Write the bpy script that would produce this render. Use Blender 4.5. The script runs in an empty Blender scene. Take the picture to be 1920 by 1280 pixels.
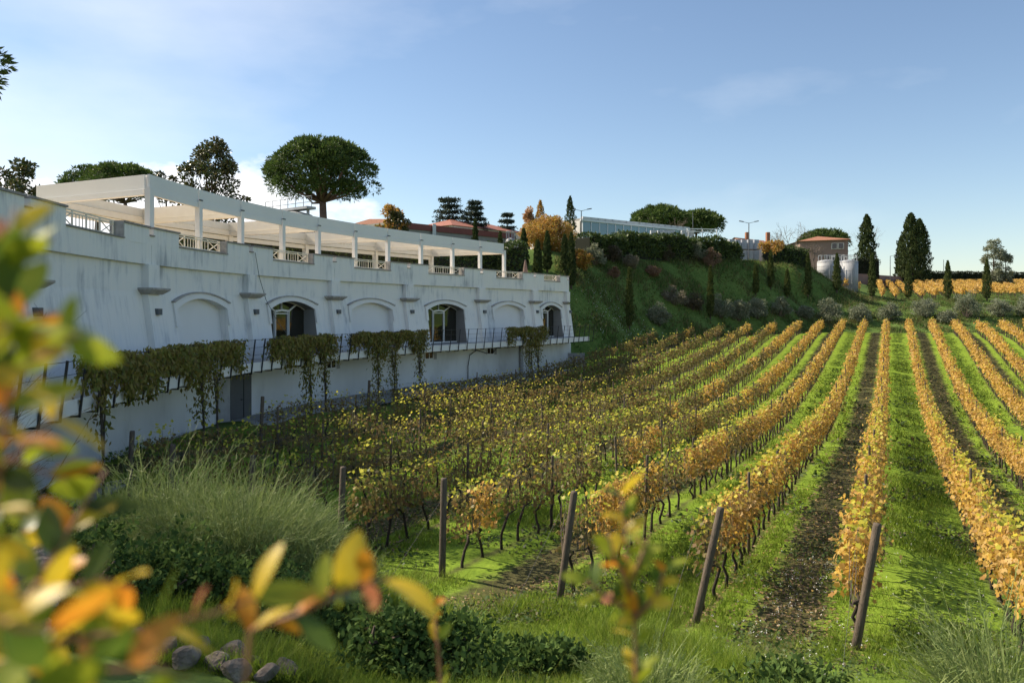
import bpy, math, random
import numpy as np
from mathutils import Vector

rng = np.random.default_rng(7)
random.seed(7)
C = bpy.context.scene.collection
scene = bpy.context.scene

# ------------------------------------------------------------------ camera, sky, sun, exposure
FPX, HOR = 1493.0, 584.0            # focal length and eye-level line of the photograph, in its pixels
cam_d = bpy.data.cameras.new('camera'); cam = bpy.data.objects.new('camera', cam_d); C.objects.link(cam)
cam_d.lens = 28; cam_d.sensor_width = 36; cam_d.shift_y = -56 / 1920
cam_d.clip_start = 0.05; cam_d.clip_end = 5000
cam_d.dof.use_dof = True; cam_d.dof.focus_distance = 45; cam_d.dof.aperture_fstop = 3.2
cam.rotation_euler = (math.radians(90), 0, 0)
scene.camera = cam

SUN_AZ, SUN_EL = math.radians(291), math.radians(42)      # azimuth clockwise from straight ahead
sun_dir = Vector((math.sin(SUN_AZ) * math.cos(SUN_EL), math.cos(SUN_AZ) * math.cos(SUN_EL), math.sin(SUN_EL)))
sun_d = bpy.data.lights.new('sun', 'SUN'); sun = bpy.data.objects.new('sun', sun_d); C.objects.link(sun)
sun_d.energy = 5.0; sun_d.angle = math.radians(0.5); sun_d.color = (1.0, 0.87, 0.68)
sun.rotation_euler = sun_dir.to_track_quat('Z', 'Y').to_euler()

world = bpy.data.worlds.new('World'); scene.world = world; world.use_nodes = True
wn, wl = world.node_tree.nodes, world.node_tree.links
for n in list(wn): wn.remove(n)
def W(t, **kw):
    n = wn.new(t)
    for k, v in kw.items(): setattr(n, k, v)
    return n
def wmath(op, a, b=None, c=None, clamp=False):
    n = W('ShaderNodeMath', operation=op, use_clamp=clamp)
    for i, v in enumerate((a, b, c)):
        if v is None: continue
        if hasattr(v, 'is_linked'): wl.new(v, n.inputs[i])
        else: n.inputs[i].default_value = v
    return n.outputs[0]
sky = W('ShaderNodeTexSky', sky_type='NISHITA', sun_disc=False, sun_elevation=SUN_EL, sun_rotation=SUN_AZ,
        altitude=150, air_density=1.0, dust_density=0.35, ozone_density=1.3)
tc = W('ShaderNodeTexCoord'); sep = W('ShaderNodeSeparateXYZ'); wl.new(tc.outputs['Generated'], sep.inputs[0])
el = wmath('ARCSINE', sep.outputs[2])
az = wmath('ARCTAN2', sep.outputs[0], sep.outputs[1])
comb = W('ShaderNodeCombineXYZ')
wl.new(wmath('MULTIPLY', az, 5.0), comb.inputs[0]); wl.new(wmath('MULTIPLY', el, 11.0), comb.inputs[1]); comb.inputs[2].default_value = 4.3
nz = W('ShaderNodeTexNoise'); nz.inputs['Scale'].default_value = 1.35; nz.inputs['Detail'].default_value = 9; nz.inputs['Roughness'].default_value = 0.58
wl.new(comb.outputs[0], nz.inputs['Vector'])
# cumulus: low over the horizon, thicker towards the west (camera left)
west = W('ShaderNodeMapRange', interpolation_type='SMOOTHSTEP'); wl.new(az, west.inputs[0])
west.inputs[1].default_value = 0.08; west.inputs[2].default_value = -0.35
low = W('ShaderNodeMapRange', interpolation_type='SMOOTHSTEP'); wl.new(el, low.inputs[0])
low.inputs[1].default_value = 0.23; low.inputs[2].default_value = 0.10
bias = wmath('MULTIPLY', west.outputs[0], low.outputs[0])
cum = wmath('MULTIPLY', wmath('SUBTRACT', wmath('ADD', nz.outputs[0], wmath('MULTIPLY', bias, 0.50)), 0.74), 6.0, clamp=True)
cum.node.use_clamp = True
# thin veil of high cloud
comb2 = W('ShaderNodeCombineXYZ'); wl.new(wmath('MULTIPLY', az, 1.6), comb2.inputs[0]); wl.new(wmath('MULTIPLY', el, 4.0), comb2.inputs[1]); comb2.inputs[2].default_value = 9.1
nz2 = W('ShaderNodeTexNoise'); nz2.inputs['Scale'].default_value = 1.6; nz2.inputs['Detail'].default_value = 7; nz2.inputs['Roughness'].default_value = 0.5
wl.new(comb2.outputs[0], nz2.inputs['Vector'])
west2 = W('ShaderNodeMapRange', interpolation_type='SMOOTHSTEP'); wl.new(az, west2.inputs[0])
west2.inputs[1].default_value = 0.1; west2.inputs[2].default_value = -0.6
veil = wmath('MULTIPLY', wmath('SUBTRACT', wmath('ADD', nz2.outputs[0], wmath('MULTIPLY', west2.outputs[0], 0.34)), 0.60), 2.0, clamp=True)
veil = wmath('MULTIPLY', veil, 0.5)
cov = wmath('MAXIMUM', cum, veil)
mx = W('ShaderNodeMix', data_type='RGBA'); wl.new(cov, mx.inputs[0]); wl.new(sky.outputs[0], mx.inputs[6])
mx.inputs[7].default_value = (8.8, 8.8, 8.9, 1)
hs = W('ShaderNodeHueSaturation'); hs.inputs['Saturation'].default_value = 1.0; wl.new(mx.outputs[2], hs.inputs['Color'])
bg = W('ShaderNodeBackground'); bg.inputs['Strength'].default_value = 0.09; wl.new(hs.outputs[0], bg.inputs[0])
wo = W('ShaderNodeOutputWorld'); wl.new(bg.outputs[0], wo.inputs[0])

scene.view_settings.view_transform = 'Standard'; scene.view_settings.look = 'None'
scene.view_settings.exposure = 0.76; scene.view_settings.gamma = 1.0; scene.view_settings.use_curve_mapping = False
scene.render.engine = 'CYCLES'
scene.cycles.use_adaptive_sampling = True; scene.cycles.adaptive_threshold = 0.02
scene.cycles.caustics_reflective = False; scene.cycles.caustics_refractive = False
scene.cycles.max_bounces = 5; scene.cycles.diffuse_bounces = 2; scene.cycles.glossy_bounces = 2
scene.cycles.transmission_bounces = 4; scene.cycles.transparent_max_bounces = 6
scene.cycles.use_denoising = True

# ------------------------------------------------------------------ helpers
def at(px, py, Y):
    """the point at depth Y (metres ahead of the camera) seen at photograph pixel px, py"""
    return np.array([(px - 960) / FPX * Y, Y, (HOR - py) / FPX * Y])

def tag(o, label=None, cat=None, group=None, kind=None):
    if label: o['label'] = label
    if cat: o['category'] = cat
    if group: o['group'] = group
    if kind: o['kind'] = kind
    return o

def empty(name, loc, label, cat, group=None, kind=None):
    o = bpy.data.objects.new(name, None); C.objects.link(o); o.location = tuple(loc); o.empty_display_size = 0.2
    return tag(o, label, cat, group, kind)

def wloc(o):
    v = Vector((0, 0, 0))
    while o is not None: v += o.location; o = o.parent
    return np.array(v)

class MB:
    """collects faces, built into one mesh object"""
    def __init__(s): s.v = []; s.f = []; s.m = []; s.n = 0; s.cur = 0
    def add(s, v, f, mat=None):
        v = np.asarray(v, float).reshape(-1, 3)
        s.v.append(v)
        for q in f: s.f.append([i + s.n for i in q]); s.m.append(s.cur if mat is None else mat)
        s.n += len(v); return s
    def box(s, p0, p1):
        x0, y0, z0 = p0; x1, y1, z1 = p1
        return s.hexa([(x0, y0), (x1, y0), (x1, y1), (x0, y1)], z0, z1)
    def hexa(s, pl, z0, z1):
        n = len(pl)
        v = [(x, y, z0) for x, y in pl] + [(x, y, z1) for x, y in pl]
        f = [list(range(n))[::-1], list(range(n, 2 * n))] + [[i, (i + 1) % n, (i + 1) % n + n, i + n] for i in range(n)]
        return s.add(v, f)
    def beam(s, a, b, w, z0, z1, off=0.0):
        """upright board between plan points a and b"""
        a = np.array(a[:2], float); b = np.array(b[:2], float); d = b - a; d /= np.linalg.norm(d); n = np.array([d[1], -d[0]])
        return s.hexa([a + n * (off - w / 2), b + n * (off - w / 2), b + n * (off + w / 2), a + n * (off + w / 2)], z0, z1)
    def bar(s, a, b, w, h=None):
        """square bar between two 3-D points"""
        a = np.array(a, float); b = np.array(b, float); d = b - a; d /= max(np.linalg.norm(d), 1e-9)
        up = np.array([0, 0, 1.0]) if abs(d[2]) < 0.9 else np.array([0, 1.0, 0])
        x = np.cross(d, up); x /= np.linalg.norm(x); y = np.cross(x, d); h = h or w
        v = [p + x * w / 2 * i + y * h / 2 * j for p in (a, b) for i, j in ((-1, -1), (1, -1), (1, 1), (-1, 1))]
        return s.add(v, [[3, 2, 1, 0], [4, 5, 6, 7], [0, 1, 5, 4], [1, 2, 6, 5], [2, 3, 7, 6], [3, 0, 4, 7]])
    def tube(s, pts, rad, n=6):
        pts = np.asarray(pts, float); k = len(pts); rad = np.broadcast_to(np.asarray(rad, float), (k,))
        v = []
        ref = np.array([0.31, 0.91, 0.27])
        for i in range(k):
            d = pts[min(i + 1, k - 1)] - pts[max(i - 1, 0)]; d = d / max(np.linalg.norm(d), 1e-9)
            x = np.cross(d, ref); x /= max(np.linalg.norm(x), 1e-9); y = np.cross(d, x)
            for j in range(n):
                a = 2 * math.pi * j / n
                v.append(pts[i] + rad[i] * (math.cos(a) * x + math.sin(a) * y))
        f = [[i * n + j, i * n + (j + 1) % n, (i + 1) * n + (j + 1) % n, (i + 1) * n + j] for i in range(k - 1) for j in range(n)]
        f += [list(range(n))[::-1], [(k - 1) * n + j for j in range(n)]]
        return s.add(v, f)
    def lathe(s, c, prof, n=24):
        """prof: (radius, z) pairs from bottom to top round the upright axis at c"""
        v = [(c[0] + r * math.cos(2 * math.pi * j / n), c[1] + r * math.sin(2 * math.pi * j / n), c[2] + z) for r, z in prof for j in range(n)]
        k = len(prof)
        f = [[i * n + j, i * n + (j + 1) % n, (i + 1) * n + (j + 1) % n, (i + 1) * n + j] for i in range(k - 1) for j in range(n)]
        f += [list(range(n))[::-1], [(k - 1) * n + j for j in range(n)]]
        return s.add(v, f)
    def build(s, name, mats, parent=None, smooth=False):
        v = np.concatenate(s.v); 
        if parent is not None: v = v - wloc(parent)
        me = bpy.data.meshes.new(name); me.from_pydata(v.tolist(), [], s.f)
        return finish(me, name, mats, parent, np.array(s.m), smooth)

def finish(me, name, mats, parent, mi=None, smooth=False):
    if not isinstance(mats, (list, tuple)): mats = [mats]
    for m in mats: me.materials.append(m)
    if mi is not None and len(mats) > 1: me.polygons.foreach_set('material_index', mi.astype(np.int32))
    if smooth: me.polygons.foreach_set('use_smooth', np.ones(len(me.polygons), bool))
    me.update()
    o = bpy.data.objects.new(name, me); C.objects.link(o)
    if parent is not None: o.parent = parent
    return o

def npmesh(name, V, nper, mats, parent=None, mi=None, local=False):
    """mesh of separate faces with nper corners each (V: (N*nper, 3))"""
    V = np.asarray(V, np.float32).reshape(-1, 3)
    if parent is not None and not local: V = V - wloc(parent).astype(np.float32)
    N = len(V) // nper
    me = bpy.data.meshes.new(name)
    me.vertices.add(len(V)); me.vertices.foreach_set('co', V.ravel())
    me.loops.add(len(V)); me.loops.foreach_set('vertex_index', np.arange(len(V), dtype=np.int32))
    me.polygons.add(N); me.polygons.foreach_set('loop_start', np.arange(N, dtype=np.int32) * nper)
    me.polygons.foreach_set('loop_total', np.full(N, nper, np.int32))
    me.update(calc_edges=True); me.validate()
    return finish(me, name, mats, parent, mi)

def unit(a): return a / np.maximum(np.linalg.norm(a, axis=-1, keepdims=True), 1e-9)
def rdir(n): return unit(rng.normal(size=(n, 3)))

def kites(P, D, S, asp=0.6, nrm=None, fold=0.0):
    """leaf-shaped quads: base at P, pointing along D, length S; nrm biases the blade's facing"""
    n = len(P); D = unit(D); S = np.broadcast_to(np.asarray(S, float), (n,))[:, None]
    A = rdir(n) if nrm is None else unit(nrm + 0.55 * rng.normal(size=(n, 3)))
    X = unit(np.cross(D, A)); 
    h = S * asp / 2
    mid = P + D * S * 0.48
    Nn = np.cross(X, D)
    V = np.stack([P, mid + X * h + Nn * fold * S, P + D * S, mid - X * h + Nn * fold * S], 1)
    return V.reshape(-1, 3)

def clump_leaves(cl, per, size, asp, drop=0.0, up=0.3, inner=0.55, jit=.9):
    """leaves over the shells of clumps cl = rows of x, y, z, rx, rz"""
    cl = np.asarray(cl, float); n = len(cl) * per
    k = np.repeat(np.arange(len(cl)), per)
    d = rdir(n); d[:, 2] += up; d = unit(d)
    r = rng.uniform(inner, 1.08, n)[:, None]
    R = np.stack([cl[k, 3], cl[k, 3], cl[k, 4]], 1)
    P = cl[k, :3] + d * R * r
    D = unit(d + jit * rng.normal(size=(n, 3)) + np.array([0, 0, -drop]))
    return kites(P, D, size * rng.uniform(0.6, 1.3, n), asp, nrm=d)

# ------------------------------------------------------------------ materials
def newmat(name):
    m = bpy.data.materials.new(name); m.use_nodes = True
    nt = m.node_tree
    for n in list(nt.nodes): nt.nodes.remove(n)
    out = nt.nodes.new('ShaderNodeOutputMaterial')
    return m, nt.nodes, nt.links, out

def ramp_node(N, cols, interp='LINEAR'):
    r = N.new('ShaderNodeValToRGB'); e = r.color_ramp.elements; r.color_ramp.interpolation = interp
    while len(e) < len(cols): e.new(0.5)
    for i, c in enumerate(cols):
        e[i].position = i / max(1, len(cols) - 1); e[i].color = (*c, 1)
    return r

def mat(name, cols, rough=0.7, scale=3.0, detail=5, bump=0.0, metal=0.0, spec=0.5, stretch=(1, 1, 1), bscale=None):
    """solid material: noise between the given colours"""
    if not isinstance(cols[0], (tuple, list)): cols = [cols]
    m, N, L, out = newmat(name)
    b = N.new('ShaderNodeBsdfPrincipled'); L.new(b.outputs[0], out.inputs[0])
    b.inputs['Roughness'].default_value = rough; b.inputs['Metallic'].default_value = metal
    b.inputs['Specular IOR Level'].default_value = spec
    t = N.new('ShaderNodeTexCoord'); mp = N.new('ShaderNodeMapping'); mp.inputs['Scale'].default_value = stretch
    L.new(t.outputs['Object'], mp.inputs[0])
    if len(cols) == 1: b.inputs['Base Color'].default_value = (*cols[0], 1)
    else:
        nz = N.new('ShaderNodeTexNoise'); nz.inputs['Scale'].default_value = scale; nz.inputs['Detail'].default_value = detail
        nz.inputs['Roughness'].default_value = 0.6
        L.new(mp.outputs[0], nz.inputs['Vector'])
        mr = N.new('ShaderNodeMapRange'); mr.inputs[1].default_value = 0.3; mr.inputs[2].default_value = 0.7
        L.new(nz.outputs[0], mr.inputs[0])
        r = ramp_node(N, cols); L.new(mr.outputs[0], r.inputs[0]); L.new(r.outputs[0], b.inputs['Base Color'])
    if bump:
        nb = N.new('ShaderNodeTexNoise'); nb.inputs['Scale'].default_value = bscale or scale * 4; nb.inputs['Detail'].default_value = 6
        L.new(mp.outputs[0], nb.inputs['Vector'])
        bp = N.new('ShaderNodeBump'); bp.inputs['Strength'].default_value = bump; bp.inputs['Distance'].default_value = 0.05
        L.new(nb.outputs[0], bp.inputs['Height']); L.new(bp.outputs[0], b.inputs['Normal'])
    return m

def leafmat(name, cols, trans=0.4, rough=0.5, spec=0.25, patch=None):
    """leaf material: each leaf (mesh island) picks its own colour; part of the light passes through"""
    m, N, L, out = newmat(name)
    g = N.new('ShaderNodeNewGeometry'); r = ramp_node(N, cols); L.new(g.outputs['Random Per Island'], r.inputs[0])
    b = N.new('ShaderNodeBsdfPrincipled'); b.inputs['Roughness'].default_value = rough; b.inputs['Specular IOR Level'].default_value = spec
    col = r.outputs[0]
    if patch:                                  # plants differ from place to place: drift towards another colour
        pc, sc, am = patch
        nn = N.new('ShaderNodeTexNoise'); nn.inputs['Scale'].default_value = sc; nn.inputs['Detail'].default_value = 3; L.new(g.outputs['Position'], nn.inputs['Vector'])
        mr = N.new('ShaderNodeMapRange'); mr.inputs[1].default_value = .42; mr.inputs[2].default_value = .66; mr.inputs[4].default_value = am; L.new(nn.outputs[0], mr.inputs[0])
        xm = N.new('ShaderNodeMix'); xm.data_type = 'RGBA'; L.new(mr.outputs[0], xm.inputs[0]); L.new(col, xm.inputs[6]); xm.inputs[7].default_value = (*pc, 1); col = xm.outputs[2]
    L.new(col, b.inputs['Base Color'])
    t = N.new('ShaderNodeBsdfTranslucent'); L.new(col, t.inputs['Color'])
    x = N.new('ShaderNodeMixShader'); x.inputs[0].default_value = trans
    L.new(b.outputs[0], x.inputs[1]); L.new(t.outputs[0], x.inputs[2]); L.new(x.outputs[0], out.inputs[0])
    return m

M = {}
M['bark'] = mat('bark', [(.045, .032, .024), (.10, .075, .055)], .9, 9, bump=.5)
M['pine_bark'] = mat('pine_bark', [(.10, .06, .045), (.20, .13, .10)], .9, 4, bump=.6)
M['vine_wood'] = mat('vine_wood', [(.022, .017, .013), (.06, .045, .035)], .95, 14, bump=.6)
M['post_wood'] = mat('post_wood', [(.055, .043, .034), (.15, .115, .085)], .9, 6, bump=.4, stretch=(4, 4, .6))
M['twig'] = mat('twig', [(.10, .075, .06), (.18, .14, .11)], .9, 6)
M['wire'] = mat('wire', (.07, .07, .068), .8)
M['vine_gold'] = leafmat('vine_gold', [(.34, .17, .05), (.60, .36, .06), (.70, .46, .08), (.42, .25, .10), (.72, .52, .10), (.55, .36, .15), (.66, .42, .09)], .45, patch=((.36, .22, .08), .55, .5))
M['vine_brown_shade'] = leafmat('vine_brown_shade', [(.13, .08, .04), (.25, .15, .055), (.19, .14, .055), (.25, .23, .06), (.15, .09, .045), (.21, .22, .06)], .45, patch=((.16, .14, .05), .5, .7))  # brown autumn leaves, darkened to stand in for building shade on left rows
M['vine_lime'] = leafmat('vine_lime', [(.42, .44, .05), (.62, .56, .07), (.50, .50, .10), (.70, .60, .06)], .5)
M['grass'] = leafmat('grass', [(.11, .18, .018), (.18, .28, .026), (.23, .33, .034), (.29, .34, .06), (.14, .23, .025)], .5, .6, patch=((.11, .14, .03), .8, .5))
M['grass_far'] = leafmat('grass_far', [(.055, .105, .024), (.09, .16, .036), (.12, .195, .045), (.16, .17, .06), (.22, .19, .09)], .5, .7, patch=((.13, .12, .05), .35, .7))
M['weed'] = leafmat('weed', [(.04, .075, .02), (.07, .12, .03), (.10, .13, .04), (.09, .06, .035)], .3)
M['dry'] = leafmat('dry', [(.20, .14, .09), (.34, .24, .12), (.14, .10, .07), (.45, .32, .10)], .3)
M['petal'] = leafmat('petal', [(.75, .75, .70), (.8, .8, .78)], .3)
M['pine'] = leafmat('pine', [(.035, .065, .018), (.06, .105, .022), (.10, .14, .03), (.05, .085, .028)], .3, .6)
M['cypress'] = leafmat('cypress', [(.022, .04, .014), (.045, .068, .02), (.075, .095, .026)], .25, .7)
M['cypress_young'] = leafmat('cypress_young', [(.04, .06, .018), (.075, .10, .028), (.12, .14, .04)], .3, .7)
M['cedar'] = leafmat('cedar', [(.018, .035, .022), (.03, .05, .032), (.04, .06, .035)], .15, .7)
M['magnolia'] = leafmat('magnolia', [(.025, .045, .012), (.06, .08, .02), (.12, .09, .035), (.09, .10, .03), (.035, .055, .02)], .2, .35, .5)
M['golden'] = leafmat('golden', [(.36, .16, .04), (.50, .27, .05), (.40, .20, .09), (.30, .26, .06), (.55, .34, .06), (.20, .19, .05)], .4)
M['pink_leaf'] = leafmat('pink_leaf', [(.42, .22, .13), (.50, .30, .16), (.46, .30, .10)], .4)
M['hedge'] = leafmat('hedge', [(.028, .05, .015), (.055, .09, .022), (.09, .13, .03), (.045, .068, .022)], .2, .45)
M['dark_hedge'] = leafmat('dark_hedge', [(.010, .016, .007), (.018, .028, .010), (.026, .036, .012)], .1, .8)
M['olive'] = leafmat('olive', [(.14, .165, .10), (.21, .235, .15), (.29, .30, .21), (.11, .14, .075)], .35)
M['greyshrub'] = leafmat('greyshrub', [(.16, .15, .10), (.22, .21, .14), (.18, .14, .10)], .25)
M['redshrub'] = leafmat('redshrub', [(.20, .12, .08), (.27, .17, .11), (.18, .14, .08)], .25)
M['brownshrub'] = leafmat('brownshrub', [(.06, .05, .035), (.11, .085, .055), (.08, .085, .04)], .25)
M['creeper'] = leafmat('creeper', [(.12, .14, .03), (.20, .21, .04), (.28, .22, .05), (.15, .11, .035), (.32, .29, .06)], .35)
M['broom'] = leafmat('broom', [(.14, .20, .06), (.20, .27, .08), (.30, .35, .13), (.16, .21, .07)], .3)
M['bush_green'] = leafmat('bush_green', [(.05, .09, .025), (.08, .14, .035), (.12, .18, .045)], .3, .75, .08)
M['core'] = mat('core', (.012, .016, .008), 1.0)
M['white'] = mat('white', (.74, .74, .72), .45)
M['warm_lit_white'] = mat('warm_lit_white', [(.76, .68, .54), (.80, .73, .60)], .5, 2)  # white pergola and baluster metal, warm bounce light put into the colour
M['fascia'] = mat('fascia', [(.72, .71, .69), (.77, .76, .74)], .5, .5)
M['coping'] = mat('coping', [(.22, .20, .185), (.34, .31, .29)], .85, 5, bump=.2)
M['capstone'] = mat('capstone', [(.30, .28, .26), (.46, .43, .40)], .85, 6, bump=.2)
M['blank'] = mat('blank', [(.74, .73, .71), (.79, .78, .76)], .7, .6)
M['concrete'] = mat('concrete', [(.30, .29, .28), (.42, .41, .39)], .9, 2, bump=.2)
M['black'] = mat('black', (.016, .016, .017), .5)
M['dark_door'] = mat('dark_door', [(.085, .085, .085), (.10, .10, .098)], .6, 2)
M['lamp_grey'] = mat('lamp_grey', (.09, .10, .11), .5)
M['rock'] = mat('rock', [(.08, .06, .045), (.18, .145, .11), (.30, .25, .19)], .95, 5, bump=.8)
M['steel'] = mat('steel', [(.30, .31, .33), (.42, .43, .45)], .55, 1.2, metal=.15)
M['tank'] = mat('tank', [(.30, .31, .33), (.38, .39, .41)], .6, .8, metal=.0, stretch=(1, 1, .15))
M['mullion'] = mat('mullion', (.62, .66, .68), .4)
M['red_band'] = mat('red_band', [(.17, .045, .035), (.21, .06, .05)], .7, 2)
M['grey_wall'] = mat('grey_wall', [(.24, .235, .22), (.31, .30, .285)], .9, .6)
M['house_wall'] = mat('house_wall', [(.20, .135, .115), (.25, .17, .145)], .9, .5)
M['pale_wall'] = mat('pale_wall', [(.55, .52, .48), (.62, .60, .56)], .85, .8)
M['roof_tile'] = mat('roof_tile', [(.22, .09, .05), (.33, .15, .085)], .85, 3, bump=.4, stretch=(1, 6, 1))
M['wrapped'] = mat('wrapped', [(.26, .28, .33), (.40, .42, .47)], .35, 1.5)
M['plastic_white'] = mat('plastic_white', [(.5, .52, .55), (.62, .63, .65)], .45, 2)
M['dark_pane'] = mat('dark_pane', (.02, .02, .024), .1)

def glass(name, col, rough=.04):
    m, N, L, out = newmat(name)
    b = N.new('ShaderNodeBsdfPrincipled'); L.new(b.outputs[0], out.inputs[0])
    b.inputs['Base Color'].default_value = (*col, 1); b.inputs['Roughness'].default_value = rough
    b.inputs['Specular IOR Level'].default_value = 0.9
    return m
M['pane'] = glass('pane', (.02, .019, .013))
M['teal_pane'] = glass('teal_pane', (.06, .17, .21), .08)

def plaster():
    """white facade render with grey-blue rain streaks"""
    m, N, L, out = newmat('plaster')
    b = N.new('ShaderNodeBsdfPrincipled'); L.new(b.outputs[0], out.inputs[0]); b.inputs['Roughness'].default_value = .85
    b.inputs['Specular IOR Level'].default_value = .2
    t = N.new('ShaderNodeTexCoord')
    mp = N.new('ShaderNodeMapping'); mp.inputs['Scale'].default_value = (1.6, 1.6, .28); L.new(t.outputs['Object'], mp.inputs[0])
    n1 = N.new('ShaderNodeTexNoise'); n1.inputs['Scale'].default_value = 1.7; n1.inputs['Detail'].default_value = 9; n1.inputs['Roughness'].default_value = .66
    L.new(mp.outputs[0], n1.inputs['Vector'])
    n2 = N.new('ShaderNodeTexNoise'); n2.inputs['Scale'].default_value = .55; n2.inputs['Detail'].default_value = 5; L.new(t.outputs['Object'], n2.inputs['Vector'])
    mul = N.new('ShaderNodeMath'); mul.operation = 'MULTIPLY'; L.new(n1.outputs[0], mul.inputs[0]); L.new(n2.outputs[0], mul.inputs[1])
    mr = N.new('ShaderNodeMapRange'); mr.inputs[1].default_value = .20; mr.inputs[2].default_value = .42; L.new(mul.outputs[0], mr.inputs[0])
    r = ramp_node(N, [(.82, .805, .77), (.79, .785, .765), (.64, .645, .645), (.46, .475, .49)]); L.new(mr.outputs[0], r.inputs[0])
    # rain marks running down below copings and capitals, damp along the foot (z measured from the building's base)
    sp = N.new('ShaderNodeSeparateXYZ'); L.new(t.outputs['Object'], sp.inputs[0])
    mp2 = N.new('ShaderNodeMapping'); mp2.inputs['Scale'].default_value = (5, 5, .22); L.new(t.outputs['Object'], mp2.inputs[0])
    n4 = N.new('ShaderNodeTexNoise'); n4.inputs['Scale'].default_value = 1.3; n4.inputs['Detail'].default_value = 6; L.new(mp2.outputs[0], n4.inputs['Vector'])
    zr = N.new('ShaderNodeValToRGB'); zr.color_ramp.interpolation = 'EASE'; e = zr.color_ramp.elements
    for _ in range(6): e.new(.5)
    for i_, (p_, v_) in enumerate(((0, .9), (.30, .75), (.42, .25), (.66, .55), (.675, .1), (.80, .05), (.93, .35), (1, .8))): e[i_].position = p_; e[i_].color = (v_, v_, v_, 1)
    zd = N.new('ShaderNodeMath'); zd.operation = 'DIVIDE'; L.new(sp.outputs[2], zd.inputs[0]); zd.inputs[1].default_value = 8.3; L.new(zd.outputs[0], zr.inputs[0])
    m4 = N.new('ShaderNodeMapRange'); m4.inputs[1].default_value = .50; m4.inputs[2].default_value = .72; L.new(n4.outputs[0], m4.inputs[0])
    mm = N.new('ShaderNodeMath'); mm.operation = 'MULTIPLY'; mm.use_clamp = True; m4.inputs[4].default_value = .42; L.new(m4.outputs[0], mm.inputs[0]); L.new(zr.outputs[0], mm.inputs[1])
    xs_ = N.new('ShaderNodeMix'); xs_.data_type = 'RGBA'; L.new(mm.outputs[0], xs_.inputs[0]); L.new(r.outputs[0], xs_.inputs[6]); xs_.inputs[7].default_value = (.34, .35, .36, 1)
    L.new(xs_.outputs[2], b.inputs['Base Color'])
    n3 = N.new('ShaderNodeTexNoise'); n3.inputs['Scale'].default_value = 40; L.new(t.outputs['Object'], n3.inputs['Vector'])
    bp = N.new('ShaderNodeBump'); bp.inputs['Strength'].default_value = .12; bp.inputs['Distance'].default_value = .02
    L.new(n3.outputs[0], bp.inputs['Height']); L.new(bp.outputs[0], b.inputs['Normal'])
    return m
M['plaster'] = plaster()
M['lower_wall'] = mat('lower_wall', [(.60, .59, .56), (.72, .71, .68), (.76, .75, .72)], .9, .7, bump=.1, stretch=(1, 1, .5))

# ------------------------------------------------------------------ land
TH = math.atan((1670 - 960) / FPX); CT, ST = math.cos(TH), math.sin(TH)     # the vine rows' bearing
ROW0, ROWD = -0.5, 2.5                                                        # offset of the row in the middle, row spacing
def us(X, Y): return X * CT - Y * ST, X * ST + Y * CT
def xy(u, s): return u * CT + s * ST, -u * ST + s * CT
def smooth(a, b, x):
    t = np.clip((x - a) / (b - a), 0, 1); return t * t * (3 - 2 * t)

_ks = np.array([-60, -8, -2, 2, 5, 8, 11, 14, 22, 32, 42, 50, 60, 70, 80, 90, 100, 112, 125, 160.])
_kz = np.array([-1.0, -1.6, -1.7, -2.2, -3.1, -4.1, -4.9, -5.4, -5.7, -6.15, -6.5, -6.55, -6.15, -5.6, -4.9, -4.1, -3.2, -2.6, -2.2, -2.])
_fs = np.arange(-60, 160, .5); _fz = np.interp(_fs, _ks, _kz)
_g = np.exp(-np.linspace(-2.2, 2.2, 15) ** 2); _g /= _g.sum(); _fz = np.convolve(np.pad(_fz, 7, 'edge'), _g, 'valid')
def V0(u, s):
    z = np.interp(s, _fs, _fz)
    z = z + .95 * smooth(-8, -28, u) * smooth(8, 20, s)
    return z - .55 * smooth(-1, 3, u) * smooth(12, 22, s) * (1 - smooth(60, 100, s))
def s_near(i): return {-7: 14.5, -8: 22.0, -9: 32.0}.get(i, 13.6)
def s_far(u): return np.interp(u, [-30, -25, -22, -18, -15.5, -13, -10, -5, 0, 20, 60], [64, 78, 89, 97, 101, 105, 110, 111.5, 112, 113.5, 116])

# facade line in plan, near end to far end
FP = np.array([(-12.6, 9), (-13.3, 17), (-13.8, 23.8), (-14.05, 30.4), (-13.1, 38.2), (-10.9, 45.6), (-7.3, 53), (-2.75, 60.2), (1.55, 66.8), (5.05, 73.0)])
def catmull(P, k=40):
    P = np.vstack([2 * P[0] - P[1], P, 2 * P[-1] - P[-2]]); o = []
    for i in range(1, len(P) - 2):
        a, b, c, d = P[i - 1:i + 3]
        for t in np.linspace(0, 1, k, endpoint=False):
            o.append(.5 * ((2 * b) + (c - a) * t + (2 * a - 5 * b + 4 * c - d) * t * t + (3 * b - a - 3 * c + d) * t ** 3))
    o.append(P[-2]); return np.array(o)
FC = catmull(FP); _seg = np.linalg.norm(np.diff(FC, axis=0), axis=1); FT = np.concatenate([[0], np.cumsum(_seg)]); FLEN = FT[-1]
def F(t, off=0.0):
    """plan point at arc length t along the facade, off metres out from it"""
    t = np.asarray(t, float)
    p = np.stack([np.interp(t, FT, FC[:, 0]), np.interp(t, FT, FC[:, 1])], -1)
    e = .4; a = np.stack([np.interp(t - e, FT, FC[:, 0]), np.interp(t - e, FT, FC[:, 1])], -1)
    b = np.stack([np.interp(t + e, FT, FC[:, 0]), np.interp(t + e, FT, FC[:, 1])], -1)
    d = b - a; d /= np.linalg.norm(d, axis=-1, keepdims=True)
    n = np.stack([d[..., 1], -d[..., 0]], -1)
    return p + n * np.asarray(off)[..., None] if np.ndim(off) else p + n * off
def F3(t, off, z): return np.array([*F(float(t), float(off)), float(z)])
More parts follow.
